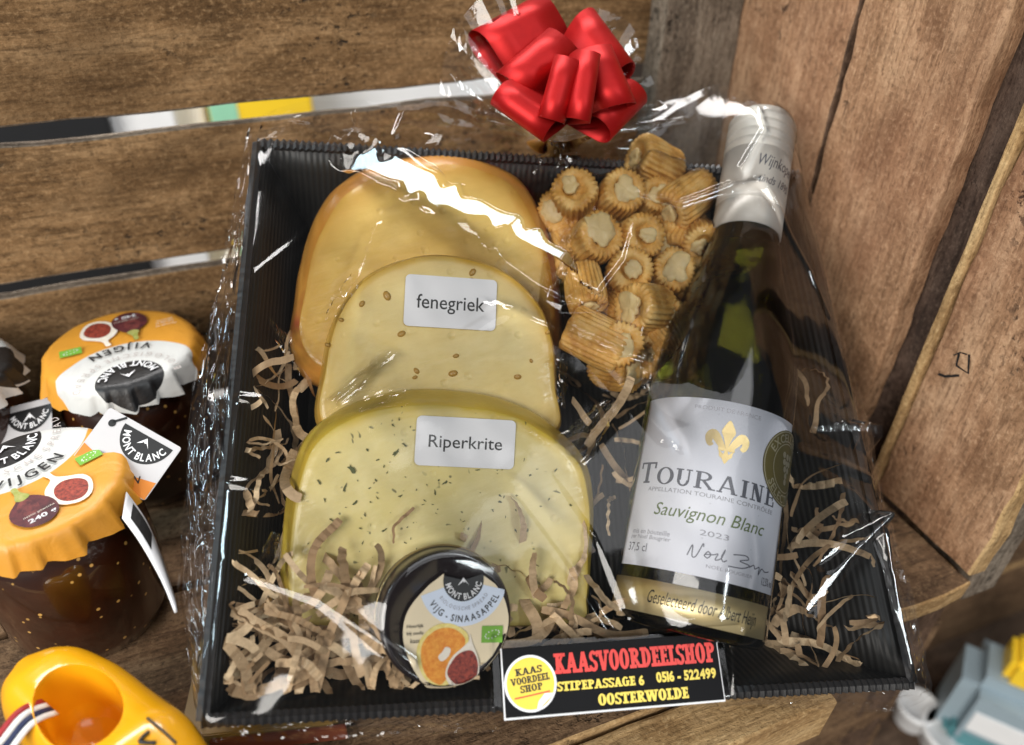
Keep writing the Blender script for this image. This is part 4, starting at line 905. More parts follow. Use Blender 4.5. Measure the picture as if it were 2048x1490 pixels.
def jam_jar(name, cx, cy, R, H, rot, label, seed, decals=True):
    """rot: direction (angle in the floor plane) in which the fig print's top points"""
    t = thing(name, (cx, cy, 0), label, 'jar'); o = Vector((cx, cy, 0)); Z = Vector((0, 0, 1)); k = R / .04
    ex = Vector((math.cos(rot - math.pi / 2), math.sin(rot - math.pi / 2), 0)); ey = Vector((math.cos(rot), math.sin(rot), 0))
    V, Fc = lathe([(0, .001), (.027 * k, 0), (.033 * k, .003), (.0362 * k, .012), (.0372 * k, H * .42), (.0362 * k, H * .66), (.033 * k, H * .76), (.031 * k, H * .80), (.031 * k, H - .004)], o, Z, ex, 64); mesh('jar_body', V, Fc, M['jam'], t)
    RT = R * .90; n = 240
    rp = random.Random(seed * 5); ws = [rp.uniform(.5, 1.6) for _ in range(19)]; brk = np.concatenate([[0], np.cumsum(ws)]) * 2 * math.pi / sum(ws); brk[-1] = 6.2832; pam = [rp.uniform(.3, 1.5) for _ in range(20)]
    V, uv = [], []
    rows = [(f * RT, 0) for f in (.0, .35, .7, .9, .97)] + [(RT, s) for s in (.0015, .0045, .0085, .0125)]
    for j, (r, s) in enumerate(rows):
        for i in range(n):
            a = 2 * math.pi * i / n
            pi_ = max(0, np.searchsorted(brk, a, 'right') - 1); saw = (a - brk[pi_]) / (brk[pi_ + 1] - brk[pi_]); pl = ((saw if saw < .85 else (1 - saw) / .15 * .85) - .42) * pam[pi_]
            sk = s / .0125; rr = r + sk * (R - RT) * (1.0 + .55 * pl) + (.0006 * noise.noise(Vector((a * 9, s * 300, seed))) if s else 0)
            if s: rr += .0016 * sk * pl
            z = H - (0 if s == 0 and r < RT * .95 else .0006) - s * (1 + (.16 * pl + .12 * noise.noise(Vector((math.cos(a) * 3, math.sin(a) * 3, seed + 4)))) * sk) + .0005 * noise.noise(Vector((r * 80 * math.cos(a), r * 80 * math.sin(a), seed)))
            V.append(o + ex * rr * math.cos(a) + ey * rr * math.sin(a) + Z * z)
            q = (r + s) / RT; uv.append((q * math.cos(a), q * math.sin(a)))
    Fc = grid_faces(n, len(rows), True)
    wc, wr, bc, br = (0.0, -.95), .98, (0.02, -.88), .43
    cp = mesh('paper_cap', V, Fc, cap_mat('orange_cap_paper', wc, wr, bc, br), t, True, uv)
    fn = lambda x, y, h: o + ex * (x * RT) + ey * (y * RT) + Z * (H + .0009 + h)
    if decals:
        decal('lettering', arc_text('VIJGEN', 0, wc[1], .84, rad(90), .15, .02, gap=.3, inward=True), fn, 0, M['black'], cp)
        M['pink_ink'] = M.get('pink_ink') or plain('faded_ink', (0.45, 0.40, 0.38), .5)
        decal('lettering', arc_text('BIOLOGISCHE SPREAD', 0, wc[1], .62, rad(90), .10, 0, gap=.5, inward=True), fn, 0, M['pink_ink'], cp)
        decal('lettering', arc_text('MONT BLANC', bc[0], bc[1], .33, rad(90), .12, .02, squeeze=.8, inward=True), fn, .0001, M['white'], cp)
        decal('mountain_mark', mountain(bc[0], bc[1] + .08, .10, math.pi), fn, .0001, M['white'], cp)
        leafmark(-.62, .10, .28, .17, fn, .0001, cp, .0)
        fill_poly(blob([(-x, y) for x, y in [(.10, .05), (.13, .18), (.02, .30), (-.02, .45), (.05, .66), (.22, .77), (.38, .72), (.47, .52), (.44, .35), (.30, .25), (.20, .16), (.17, .04)]]), fn, .0000, M['fig_pale'], 'fig_picture', cp)
        fill_poly(blob([(-x, y) for x, y in [(.10, .36), (.06, .52), (.12, .66), (.25, .72), (.36, .66), (.42, .50), (.36, .37), (.22, .30)]]), fn, .0001, M['fig_flesh'], 'fig_picture', cp)
        fill_poly(blob([(-x, y) for x, y in [(-.20, .10), (-.17, .22), (-.06, .33), (.03, .50), (.02, .70), (-.13, .82), (-.32, .78), (-.43, .60), (-.42, .42), (-.30, .28), (-.25, .20), (-.25, .09)]]), fn, .0002, M['fig_skin'], 'fig_picture', cp)
        fill_poly(blob([(x, y) for x, y in [(.20, .30), (.12, .42), (.14, .55), (.24, .60), (.33, .50), (.32, .38), (.26, .30)]]), fn, .00025, M['fig_sheen'], 'fig_picture', cp)
        fill_poly(blob([(-x, y) for x, y in [(-.20, .03), (-.19, .14), (-.13, .25), (-.22, .30), (-.29, .25), (-.26, .14), (-.26, .03)]]), fn, .0003, M['fig_stem'], 'fig_picture', cp)
        decal('lettering', turned(fit_text('240 g', -.16, -.70, width=.30, height=.09, bold=.02)), fn, .0004, M['white'], cp)
        decal('lettering', turned(fit_text('netto gewicht', -.16, -.60, width=.34, height=.035)), fn, .0004, M['fig_pale'], cp)
        for q in range(3): decal('lettering', turned(fit_text(('Heerlijk bij', 'oude kaas en', 'geitenkaas')[q], -.66, -.25 - q * .07, width=.28 - .03 * q, height=.045)), fn, .0001, M['fig_pale'], cp)
    return t
d1 = onz(240, 692, .09); d2 = onz(67, 960, .09); d3 = onz(-150, 742, .09)
jam_jar('jam_jar', d1.x, d1.y, .0418, .090, rad(97), 'fig jam jar with orange paper cap whose print reads upside down, against the rear boards', 1)
jam_jar('jam_jar', d2.x, d2.y, .0400, .090, rad(-64), 'fig jam jar with orange paper cap beside the yellow clog', 2)
jam_jar('jam_jar', d3.x, d3.y, .0418, .090, rad(170), 'jam jar by the crate edge showing only a corner of its paper cap', 3, False)
# card tags hung on the jars
M['card'] = plain('shaded_white_card', (0.50, 0.49, 0.50), .55, var=.03)  # white card greyed to stand for the jars' shadow on the tags
def card(pix, depth_pts, label, name='hang_tag', draw=True, th=.0005):
    q = [CAM + ray(x, y) * d for (x, y), d in zip(pix, depth_pts)]   # tl, tr, br, bl
    c = sum(q, Vector()) / 4; ex = (q[1] - q[0]).normalized(); en = ex.cross(q[0] - q[3]).normalized(); ey = en.cross(ex)
    w = ((q[1] - q[0]).length + (q[2] - q[3]).length) / 2; h = ((q[0] - q[3]).length + (q[1] - q[2]).length) / 2
    fn = plane_fn(c, ex, ey, en); o = rounded(w, h, .0012, 3); n = len(o)
    t = thing(name, fn(0, -h / 2, 0), label, 'tag')
    b = mesh('card', [fn(x, y, 0) for x, y in o] + [fn(x, y, -th) for x, y in o], [tuple(range(n)), tuple(range(2 * n - 1, n - 1, -1))] + [(i + n, (i + 1) % n + n, (i + 1) % n, i) for i in range(n)], M['card'], t, False)
    return t, b, fn, w, h
# depth of the tag plane: between the two jars
t1, b1_, fnt, tw, th_ = card(((215, 812), (358, 893), (292, 1010), (150, 915)), (.352, .350, .342, .344), 'white card tag with black half-round logo hanging between the two orange-capped jars')
decal('orange_panel', ([(-tw * .49, -th_ * .49), (tw * .49, -th_ * .49), (tw * .49, -th_ * .18), (tw * .2, -th_ * .27), (-tw * .2, -th_ * .27), (-tw * .49, -th_ * .18)], [(0, 1, 2, 3, 4, 5)]), fnt, .0001, plain('orange_card_print', (.60, .20, .02), .5), b1_)
decal('round_logo', disc2d(tw * .10, th_ * .40, .0001, tw * .33, 30, 180, 360), fnt, .0001, M['black'], b1_)
decal('lettering', arc_text('MONT BLANC', tw * .10, th_ * .40, tw * .25, rad(270), tw * .09, .02, inward=True, squeeze=.8), fnt, .0002, M['white'], b1_)
decal('mountain_mark', mountain(tw * .10, th_ * .30, tw * .08), fnt, .0002, M['white'], b1_)
decal('lettering', arc_text('VIJGEN', tw * .08, th_ * .40, tw * .52, rad(275), tw * .085, .02, inward=True), fnt, .0002, M['black'], b1_)
decal('punched_hole', merge2d(circle2d(-tw * .36, th_ * .30, tw * .045, 16), polyline2d([(-tw * .36, th_ * .32), (-tw * .25, th_ * .49)], tw * .03)), fnt, .0002, M['black'], b1_)
t2, b2_, fnt2, tw2, th2 = card(((-60, 835), (98, 795), (110, 900), (-45, 945)), (.405, .405, .395, .395), 'white card tag with black logo half hidden behind the jar beside the clog')
decal('round_logo', disc2d(tw2 * .22, th2 * .38, .0001, tw2 * .30, 30, 180, 360), fnt2, .0001, M['black'], b2_)
decal('mountain_mark', mountain(tw2 * .22, th2 * .24, tw2 * .09), fnt2, .0002, M['white'], b2_)
decal('lettering', arc_text('MONT BLANC', tw2 * .22, th2 * .38, tw2 * .22, rad(270), tw2 * .075, .02, inward=True, squeeze=.8), fnt2, .0002, M['white'], b2_)
# a narrow tag seen nearly edge-on, bent towards the tray
V = []; top = [CAM + ray(x, y) * d for (x, y), d in (((245, 1035), .318), ((282, 1085), .312), ((325, 1160), .306), ((352, 1225), .303))]
bk = [CAM + ray(x, y) * d for (x, y), d in (((252, 985), .330), ((290, 1040), .326), ((318, 1105), .320), ((348, 1195), .312))]
ts, bs_ = spline(top, 16, False), spline(bk, 16, False); V = ts + bs_
tt = thing('hang_tag', ts[-1], 'white card tag seen edge-on, bent from jar towards the tray', 'tag')
cc = mesh('card', V, grid_faces(16, 2), M['white'], tt); solidify(cc, .0011, 0)
mid = [a.lerp(b, .3) for a, b in zip(ts, bs_)]; 
nrm = (ts[8] - ts[2]).cross(bs_[4] - ts[4]).normalized(); nrm = nrm if nrm.dot(CAM - ts[4]) > 0 else -nrm
mesh('round_logo', [ts[i].lerp(bs_[i], f) + nrm * .0009 for f in (.22, .85) for i in range(2, 8)], grid_faces(6, 2), M['black'], cc, False)

# ------------------------------------------------------------------ yellow wooden clog
M['clog'] = plain('yellow_gloss_paint', (0.86, 0.40, 0.008), 0.25, coat=0.7, var=.05)
hz = .062
fwd_c = Vector((0.51, -0.86, 0)).normalized(); sid = Vector((0.86, 0.51, 0)).normalized(); LEN = .118; heel = Vector((-.1095, .231, 0))
clog = thing('wooden_clog', (heel.x, heel.y, 0), 'glossy yellow wooden clog with a striped ribbon inside the opening', 'clog')
def clog_sec(s):
    """half width, sole height, rim height at distance s (0 heel .. 1 toe)"""
    hw = np.interp(s, [0, .03, .1, .22, .4, .6, .8, .92, 1.0], [.006, .0145, .0185, .0205, .0208, .0222, .020, .013, .002])
    z0 = np.interp(s, [0, .1, .45, .75, 1.0], [.016, .0, .0, .004, .030])
    z1 = np.interp(s, [0, .08, .2, .36, .46, .56, .75, .9, 1.0], [.055, .0590, .0590, .058, .060, .064, .058, .044, .032])
    return float(hw), float(z0), float(z1)
ns, nc = 48, 40; V = []
for i in range(ns):
    s = (i / (ns - 1)); s = .5 - .5 * math.cos(math.pi * s); hw, z0, z1 = clog_sec(s)
    for k in range(nc):
        a = 2 * math.pi * k / nc; cx_, cz_ = math.cos(a), math.sin(a)
        e = .62; X = math.copysign(abs(cx_) ** e, cx_) * hw; Zc = math.copysign(abs(cz_) ** e, cz_)
        z = (z0 + z1) / 2 + Zc * (z1 - z0) / 2; ctr = .006 * math.sin(math.pi * s) 
        V.append(Vector((heel.x, heel.y, 0)) + fwd_c * (s * LEN) + sid * (X + ctr) + Vector((0, 0, z)))
Fc = grid_faces(nc, ns, True); Fc.append(tuple(range(nc))[::-1]); Fc.append(tuple(range((ns - 1) * nc, ns * nc)))
body = mesh('clog_body', V, Fc, M['clog'], clog)
# hollow: a smooth cutter
V = []; mS, mC = 26, 36
for j in range(mS):
    f = j / (mS - 1)
    for k in range(mC):
        a = 2 * math.pi * k / mC
        sc_ = [1.12, 1.02, .96, .93, .9, .82, .60, .25][min(7, int(f * 7.99))]
        rr = np.interp(f, [0, .12, .25, .5, .8, .93, 1], [1.16, 1.04, .97, .93, .86, .66, .05])
        dp = .068 - .042 * f
        yy = .030 + .0 * f; La = .0200 + .016 * max(0, math.cos(a)) * f
        V.append(Vector((heel.x, heel.y, 0)) + fwd_c * (.0370 + math.cos(a) * La * rr) + sid * (.003 + math.sin(a) * .0138 * rr) + Vector((0, 0, dp)))
Fc = grid_faces(mC, mS, True, True); Fc.append(tuple(range(mC))); Fc.append(tuple(range((mS - 1) * mC, mS * mC))[::-1])
cut = mesh('clog_cutter', V, Fc, M['clog'])
bm_ = body.modifiers.new('hollow', 'BOOLEAN'); bm_.operation = 'DIFFERENCE'; bm_.object = cut; bm_.solver = 'EXACT'
dg = bpy.context.evaluated_depsgraph_get(); dg.update(); cut_src = cut
body.matrix_world  # keep
cut.location = (0, 0, 0); bpy.context.view_layer.update()
ev = body.evaluated_get(bpy.context.evaluated_depsgraph_get()); nm = bpy.data.meshes.new_from_object(ev); body.modifiers.clear(); body.data = nm
for p in nm.polygons: p.use_smooth = True
bv = body.modifiers.new('soft_edges', 'BEVEL'); bv.width = .0022; bv.segments = 3; bv.limit_method = 'ANGLE'; bv.angle_limit = rad(38)
bpy.data.objects.remove(cut)
# ribbon in red, white and blue, held in the opening
ra, rb = onz(100, 1414, .052), onz(-25, 1500, .058)
for k, (nm_, col_) in enumerate((('red', (.36, .02, .025)), ('white', (.78, .77, .75)), ('blue', (.012, .02, .07)), ('white', (.78, .77, .75)))): M['rib' + str(k)] = plain('ribbon_' + nm_, col_, .5)
rbn = thing('flag_ribbon', (rb.x, rb.y, .02), 'red white and blue striped ribbon stretched inside the yellow clog', 'ribbon')
ax_r = (rb - ra); wr_ = Vector((ax_r.y, -ax_r.x, 0)).normalized(); wr_ = wr_ if wr_.dot(FWD) < 0 else -wr_
for k in range(4):
    V = []; off = (-1.5 + k) * .0022
    for i in range(16):
        f = i / 15; p = ra.lerp(rb, f) + Vector((0, 0, .003 * math.sin(f * 5)))
        tw_ = (wr_ * .9 + Vector((0, 0, -.42))).normalized(); V += [p + tw_ * (off - .0011), p + tw_ * (off + .0011)]
    o = mesh('stripe', V, [(2 * i, 2 * i + 1, 2 * i + 3, 2 * i + 2) for i in range(15)], M['rib%d' % k], rbn); solidify(o, .0006, 0)
# painted letter and line on the instep
bmt = BVHTree.FromPolygons([v.co + wloc(body) for v in body.data.vertices], [tuple(p.vertices) for p in body.data.polygons])
def on_clog(px, py):
    h = bmt.ray_cast(CAM, ray(px, py).normalized()); return (h[0] + h[1] * .0005) if h[0] else None
def clog_stroke(pts, w):
    q = [on_clog(*p) for p in spline([(a, b, 0) for a, b in pts], 14, False) for p in [(p.x, p.y)]]; q = [p for p in q if p]
    if len(q) > 2: V, Fc = tube(q, w, 5); mesh('painted_mark', V, Fc, M['black'], clog)
clog_stroke([(298, 1464), (280, 1484), (312, 1487)], .0007); clog_stroke([(294, 1437), (320, 1458), (352, 1488)], .00045)

# ------------------------------------------------------------------ shredded kraft paper
def kraft(name, a, b):
    t = NT(name); co = t.coord(); r = t.n('ShaderNodeObjectInfo').outputs['Random']
    c = t.mix(r, a, b); c = t.mix(t.ramp(t.noise(co, 500, 3), [(.4, (0, 0, 0)), (.7, (.35, .35, .35))]), c, [x * .6 for x in a])
    t.bsdf(Base__Color=c, Roughness=.75, Normal=t.bump(t.noise(co, 900, 2), .3, .0003)); return t.m
M['kraft'] = kraft('kraft_paper', (0.36, 0.225, 0.115), (0.80, 0.60, 0.37))
rs = random.Random(21)
def strand(px, py, w, ln, ang, hw, label, curl=1.0):
    p = L(px, py, w); n = 26; path = []; nor = []; u, v, ww = p.x, p.y, w; a = ang; cv = rs.uniform(-.45, .45) * curl; tw = rs.uniform(-.7, .7); tr = rs.uniform(-1.6, 1.6); pit = rs.uniform(-.4, .4)
    ph = rs.uniform(0, 60); fq = rs.uniform(1.2, 3.2); kink = rs.uniform(.0, .0006)
    for i in range(n):
        f = i / (n - 1); st = ln / n
        a += cv * 2.6 / n + .20 * noise.noise(Vector((f * fq, ph, px * .01))); pit += .35 * noise.noise(Vector((f * fq, ph + 9, py * .01)))
        cp = math.cos(max(-1, min(1, pit))); u += st * math.cos(a) * cp; v += st * math.sin(a) * cp; ww += st * math.sin(max(-1, min(1, pit)))
        if u < .006 or u > TW - .006: a = math.pi - a; u = max(.006, min(TW - .006, u))
        if v < .008 or v > TH - .01: a = -a; v = max(.008, min(TH - .01, v))
        ww = max(min(ww, TOPW(u, v)), FLOORW(u, v))
        t_ = tw + tr * f; sd = UA * -math.sin(a) + VB * math.cos(a); side = sd * math.cos(t_) + NN * math.sin(t_); up_ = NN * math.cos(t_) - sd * math.sin(t_)
        q = P(u, v, ww) + up_ * (kink * math.sin(f * ln * 900 + ph)); path.append(q); nor.append(side)
    V, Fc = ribbon(path, [hw * (1 if 0 < i < n - 1 else .8) for i in range(n)], nor)
    base = path[0]; o = mesh('paper_strip', V, Fc, M['kraft'], None, False, loc=base)
    tag(o, label, 'paper strip', 'shredded kraft paper strips'); CONTENT.append(o); return o
def FLOORW(u, v):
    m = min(u / TI, (TW - u) / .05, v / TI, (TH - v) / TI); return -TD + .002 if m > 1 else -TD * max(0, m) + .002
def TOPW(u, v):
    if .105 < u < .21 and v < .034: return -.004
    return .006 if u > .02 and v > .012 else .0
SH = [('kraft paper strip in the tangle beside the little spread jar', 500, 800, 1195, 1335, 100, -.026, .002),
      ('kraft paper strip tucked between amber cheese and side wall', 546, 604, 690, 1040, 34, -.046, -.018),
      ('kraft paper strip between spread jar and bottle foot', 1010, 1205, 1120, 1285, 42, -.026, -.002),
      ('kraft paper strip heaped beside the bottle label', 1540, 1615, 1050, 1320, 30, -.036, -.012),
      ('kraft paper strip along the bottle shoulder', 1560, 1600, 800, 1060, 6, -.046, -.02),
      ('kraft paper strip between herb cheese and bottle', 1165, 1255, 770, 1010, 22, -.046, -.022),
      ('kraft paper strip in front of the spread jar', 850, 1000, 1335, 1375, 7, -.014, -.001),
      ('loose kraft paper strip on the ribbed tray wall right of the bottle', 1630, 1740, 1240, 1330, 4, -.022, -.008),
      ('kraft paper strip lying on the lower edge of the herb cheese', 600, 1160, 1205, 1235, 16, -.004, .004)]
for lb, x0, x1, y0, y1, n, w0, w1 in SH:
    for i in range(n):
        an = rs.uniform(0, 6.28)
        if x1 - x0 < 70: an = rs.choice((1.57, -1.57)) + rs.uniform(-.5, .5)
        strand(rs.uniform(x0, x1), rs.uniform(y0, y1), w0 + (w1 - w0) * (i / n) ** .8, rs.uniform(.022, .055), an, rs.choice((.0008, .0012, .0015, .0017, .0021)), lb)
# strips that stand out one by one in the heap
for (x, y, w, ln, an, hw, lb) in ((470, 1215, .002, .040, -.62, .0020, 'long pale kraft strip reaching over the tray wall beside the spread jar'),
                                  (1560, 900, -.012, .052, -1.4, .0019, 'long kraft strip hanging down beside the award seal'),
                                  (1640, 1300, -.012, .036, 1.2, .0018, 'upright torn kraft strip beside the gold band'),
                                  (830, 1010, .008, .022, -2.2, .0007, 'thin kraft sliver on the face of the herb cheese'),
                                  (1075, 1290, .000, .040, 1.3, .0024, 'broad kraft strip standing up between spread jar and bottle')):
    strand(x, y, w, ln, an, hw, lb, .25)

# ------------------------------------------------------------------ height of what lies in the tray, for the films drawn over it
def bvh_of(objs):
    V, Fc = [], []
    for o in objs:
        b = len(V); base = wloc(o); V += [v.co + base for v in o.data.vertices]; Fc += [tuple(i + b for i in p.vertices) for p in o.data.polygons]
    return BVHTree.FromPolygons(V, Fc)
def heights(bvh, us, vs, miss=-1.0):
    H = np.full((len(vs), len(us)), miss)
    for j, v in enumerate(vs):
        for i, u in enumerate(us):
            h = bvh.ray_cast(P(u, v if not callable(v) else v(u), .15), -NN)
            if h[0]: H[j, i] = (h[0] - T0).dot(NN)
    return H
def relax(Hs, fixed, vals, it=1600):
    Z = np.where(fixed, vals, np.maximum(Hs, vals))
    for k in range(it):
        A = Z.copy(); A[1:-1, 1:-1] = .25 * (Z[:-2, 1:-1] + Z[2:, 1:-1] + Z[1:-1, :-2] + Z[1:-1, 2:])
        A = np.maximum(A, Hs); Z = np.where(fixed, Z, A)
    return Z
def upsample(Z, k):
    ny, nx = Z.shape; yi = np.linspace(0, ny - 1, (ny - 1) * k + 1); xi = np.linspace(0, nx - 1, (nx - 1) * k + 1)
    A = np.array([np.interp(xi, np.arange(nx), r) for r in Z]); return np.array([np.interp(yi, np.arange(ny), c) for c in A.T]).T
def blur(Z, n=1):
    for _ in range(n):
        Q = np.pad(Z, 1, mode='edge'); Z = (Q[:-2, 1:-1] + Q[2:, 1:-1] + Q[1:-1, :-2] + Q[1:-1, 2:] + 2 * Q[1:-1, 1:-1]) / 6
    return Z
def fold(UU, VV, pts, amp, hw, ends=(0.0, 0.0), side=0.0):
    """crease: a ridge along the polyline (tray u, v); amplitude and half width given at its two ends"""
    D = np.zeros_like(UU); best = np.full_like(UU, 9.0); tot = 0; segs = []
    for a, b in zip(pts[:-1], pts[1:]): l = math.hypot(b[0] - a[0], b[1] - a[1]); segs.append((a, b, l, tot)); tot += l
    for a, b, l, s0 in segs:
        dx, dy = (b[0] - a[0]) / l, (b[1] - a[1]) / l
        t = np.clip((UU - a[0]) * dx + (VV - a[1]) * dy, 0, l); px, py = a[0] + t * dx, a[1] + t * dy
        d = np.hypot(UU - px, VV - py); sg = np.sign((UU - a[0]) * dy - (VV - a[1]) * dx); s = (s0 + t) / tot
        h = hw[0] + (hw[1] - hw[0]) * s; A = amp[0] + (amp[1] - amp[0]) * s
        h = np.where(sg > 0, h * (1 + side), h * (1 - side)); q = np.clip(1 - d / h, 0, 1); z = A * q * q * (3 - 2 * q)
        D = np.where(d < best, z, D); best = np.minimum(best, d)
    return D

# ------------------------------------------------------------------ film bag round the pastry rolls
rolls = [o for o in CONTENT if o.name.startswith('crust')]
bag = thing('snack_bag', W(1250, 560, -TD + .002), 'thin clear film bag holding the ridged pastry rolls', 'bag')
qc = [L(x, y, -.004) for x, y in ((1088, 742), (1345, 790), (1452, 345), (1062, 350))]
nu, nv = 56, 60; bvr = bvh_of(rolls); Hs = np.zeros((nv, nu)); UU = np.zeros((nv, nu)); VV = np.zeros((nv, nu))
for j in range(nv):
    for i in range(nu):
        s, t = i / (nu - 1), j / (nv - 1); q = qc[0].lerp(qc[1], s).lerp(qc[3].lerp(qc[2], s), t); UU[j, i], VV[j, i] = q.x, q.y
        h = bvr.ray_cast(P(q.x, q.y, .15), -NN); Hs[j, i] = (h[0] - T0).dot(NN) + .0008 if h[0] else -.03
fx_ = np.zeros_like(Hs, bool); fx_[0] = fx_[-1] = True; fx_[:, 0] = fx_[:, -1] = True
Z = relax(Hs, fx_, np.full_like(Hs, -.010), 300)
for j in range(nv):
    for i in range(nu):
        Z[j, i] += .0011 * abs(noise.noise(Vector((UU[j, i] * 75, VV[j, i] * 45, 1)))) + .0006 * noise.noise(Vector((UU[j, i] * 200, VV[j, i] * 120, 4)))
bag_film = mesh('bag_film', [P(UU[j, i], VV[j, i], Z[j, i]) for j in range(nv) for i in range(nu)], grid_faces(nu, nv), M['film_bag'], bag); CONTENT.append(bag_film)
for k, (pts, lo, hi) in enumerate((([(1062, 356), (1140, 350), (1125, 300), (1085, 330)], .004, .012), ([(1085, 600), (1125, 560), (1150, 520), (1108, 545)], .0, .008), ([(1280, 770), (1330, 780), (1300, 690), (1285, 690)], -.004, .004))):
    flap(bag, (P(0, 0, .0), UA, VB, NN), pts, lo, hi, 30 + k, .003, name='bag_end')

# ------------------------------------------------------------------ cellophane wrap
wrap = thing('cellophane_wrap', P(TW / 2, TH / 2, .02), 'crinkled clear cellophane wrapped round the whole gift tray', 'wrap')
topx = [-.003, 0, .02, .08, .145, .20, .235, .262, .280, .293]; topv = [.2640, .2660, .272, .272, .270, .285, .296, .294, .276, .268]
nu, nv = 120, 120; u1 = np.linspace(-.003, .293, nu); tv = np.interp(u1, topx, topv)
UU = np.tile(u1, (nv, 1)); VV = np.array([-.005 + (tv + .005) * j / (nv - 1) for j in range(nv)])
bva = bvh_of(CONTENT); Hs = np.full((nv, nu), -.05)
for j in range(nv):
    for i in range(nu):
        h = bva.ray_cast(P(UU[j, i], VV[j, i], .15), -NN)
        if h[0]: Hs[j, i] = (h[0] - T0).dot(NN) + .0016
rimm = (np.abs(UU - 0) < .0030) | (np.abs(UU - TW) < .0030) | (np.abs(VV) < .0030) | (np.abs(VV - TH) < .0025)
Hs = np.where(rimm, np.maximum(Hs, .0026), Hs)
fx_ = np.zeros_like(Hs, bool); fx_[0] = fx_[-1] = True; fx_[:, 0] = fx_[:, -1] = True
vals = np.full_like(Hs, -.05); vals[0] = -.003; vals[:, 0] = -.0015; vals[:, -1] = -.0015
vals[-1] = np.maximum(np.interp(u1, [0, .03, .10, .15, .20, .25, .27, .293], [.003, .016, .020, .024, .024, .030, .024, .002]), Hs[-1]); vals[:, 0] = np.where(vals[:, 0] > -.04, vals[:, 0], -.0015)
Z = relax(Hs, fx_, vals, 2200)
Z = blur(Z, 2); K = 3; Z = blur(upsample(Z, K), 4); UF, VF = upsample(UU, K), upsample(VV, K)
def lp(pts, w=.006): return [(L(x, y, w).x, L(x, y, w).y) for x, y in pts]
FOLDS = [  # polyline in the photo, amplitudes (m), half widths (m), skew
    ([(1168, 642), (1110, 640), (980, 560)], (.003, .0), (.004, .006), 0),
    ([(1168, 642), (1230, 560), (1260, 440)], (.003, .0), (.003, .003), 0),
    ([(985, 640), (1150, 730), (1330, 800)], (.0012, .0022), (.008, .014), .4),
    ([(1060, 660), (1180, 760), (1300, 900)], (.0, .0015), (.006, .010), -.4),
    ([(1160, 360), (1205, 400), (1180, 440), (1170, 455)], (.0012, .0008), (.0018, .0015), 0),
    ([(1255, 432), (1330, 458), (1420, 432), (1470, 430)], (.0012, .0026), (.0022, .0045), .2),
    ([(1470, 430), (1540, 505), (1600, 560), (1652, 632)], (.0028, .0012), (.0035, .0030), -.2),
    ([(1450, 250), (1475, 340), (1440, 400)], (.0010, .0020), (.0020, .003), 0),
    ([(1752, 1032), (1700, 990), (1600, 960)], (.0030, .0), (.0030, .0060), 0),
    ([(1570, 930), (1650, 935), (1752, 955)], (.0014, .0026), (.0040, .0035), -.3),
    ([(1060, 285), (1160, 290), (1290, 258)], (.0024, .0018), (.0030, .0030), 0),
    ([(1100, 308), (1220, 305), (1340, 296)], (.0016, .0010), (.0024, .0024), 0),
    ([(935, 232), (1060, 270), (1110, 300)], (.0020, .0016), (.0025, .0030), 0),
    ([(940, 215), (800, 250), (700, 240)], (.0020, .0008), (.0040, .0040), 0),
    ([(720, 225), (705, 300), (690, 340)], (.0026, .0012), (.0020, .0030), 0),
    ([(820, 235), (790, 300)], (.0022, .0008), (.0025, .0030), 0),
    ([(505, 300), (545, 380), (570, 420)], (.0010, .0002), (.0040, .0060), 0),
    ([(440, 960), (520, 972), (560, 985)], (.0012, .0002), (.0030, .0050), 0),
    ([(475, 790), (520, 800), (560, 820)], (.0010, .0002), (.0030, .0050), 0),
    ([(500, 1150), (640, 1200), (820, 1330)], (.0006, .0012), (.0030, .0040), 0),
    ([(1010, 1000), (1110, 1130), (1230, 1300)], (.0005, .0016), (.0080, .0060), .5),
    ([(1060, 900), (1180, 1080), (1240, 1220)], (.0003, .0012), (.0080, .0060), -.5),
    ([(1500, 1340), (1640, 1270), (1830, 1345)], (.0006, .0020), (.0040, .0040), 0),
    ([(560, 900), (700, 640), (760, 470)], (.0004, .0003), (.0060, .0050), .3)]
D = np.zeros_like(Z)
for pts, am, hw, sk in FOLDS: D += fold(UF, VF, lp(pts), am, hw, side=sk)
rf = random.Random(5)
for k in range(14):
    u0, v0, a, l = rf.uniform(.0, .29), rf.uniform(.0, .27), rf.uniform(-.9, -.2) + (rf.random() < .35) * 1.4, rf.uniform(.02, .09)
    D += fold(UF, VF, [(u0, v0), (u0 + l * .5 * math.cos(a), v0 + l * .5 * math.sin(a)), (u0 + l * math.cos(a + .2), v0 + l * math.sin(a + .2))], (rf.uniform(.0001, .0005), 0), (.003, rf.uniform(.004, .009)), side=rf.uniform(-.5, .5))
ny, nx = Z.shape
for j in range(ny):
    for i in range(nx):
        q = Vector((UF[j, i] * 26, VF[j, i] * 20, 0)); D[j, i] += .0007 * noise.noise(q) + .00028 * noise.noise(q * 3.1)
Z = Z + D
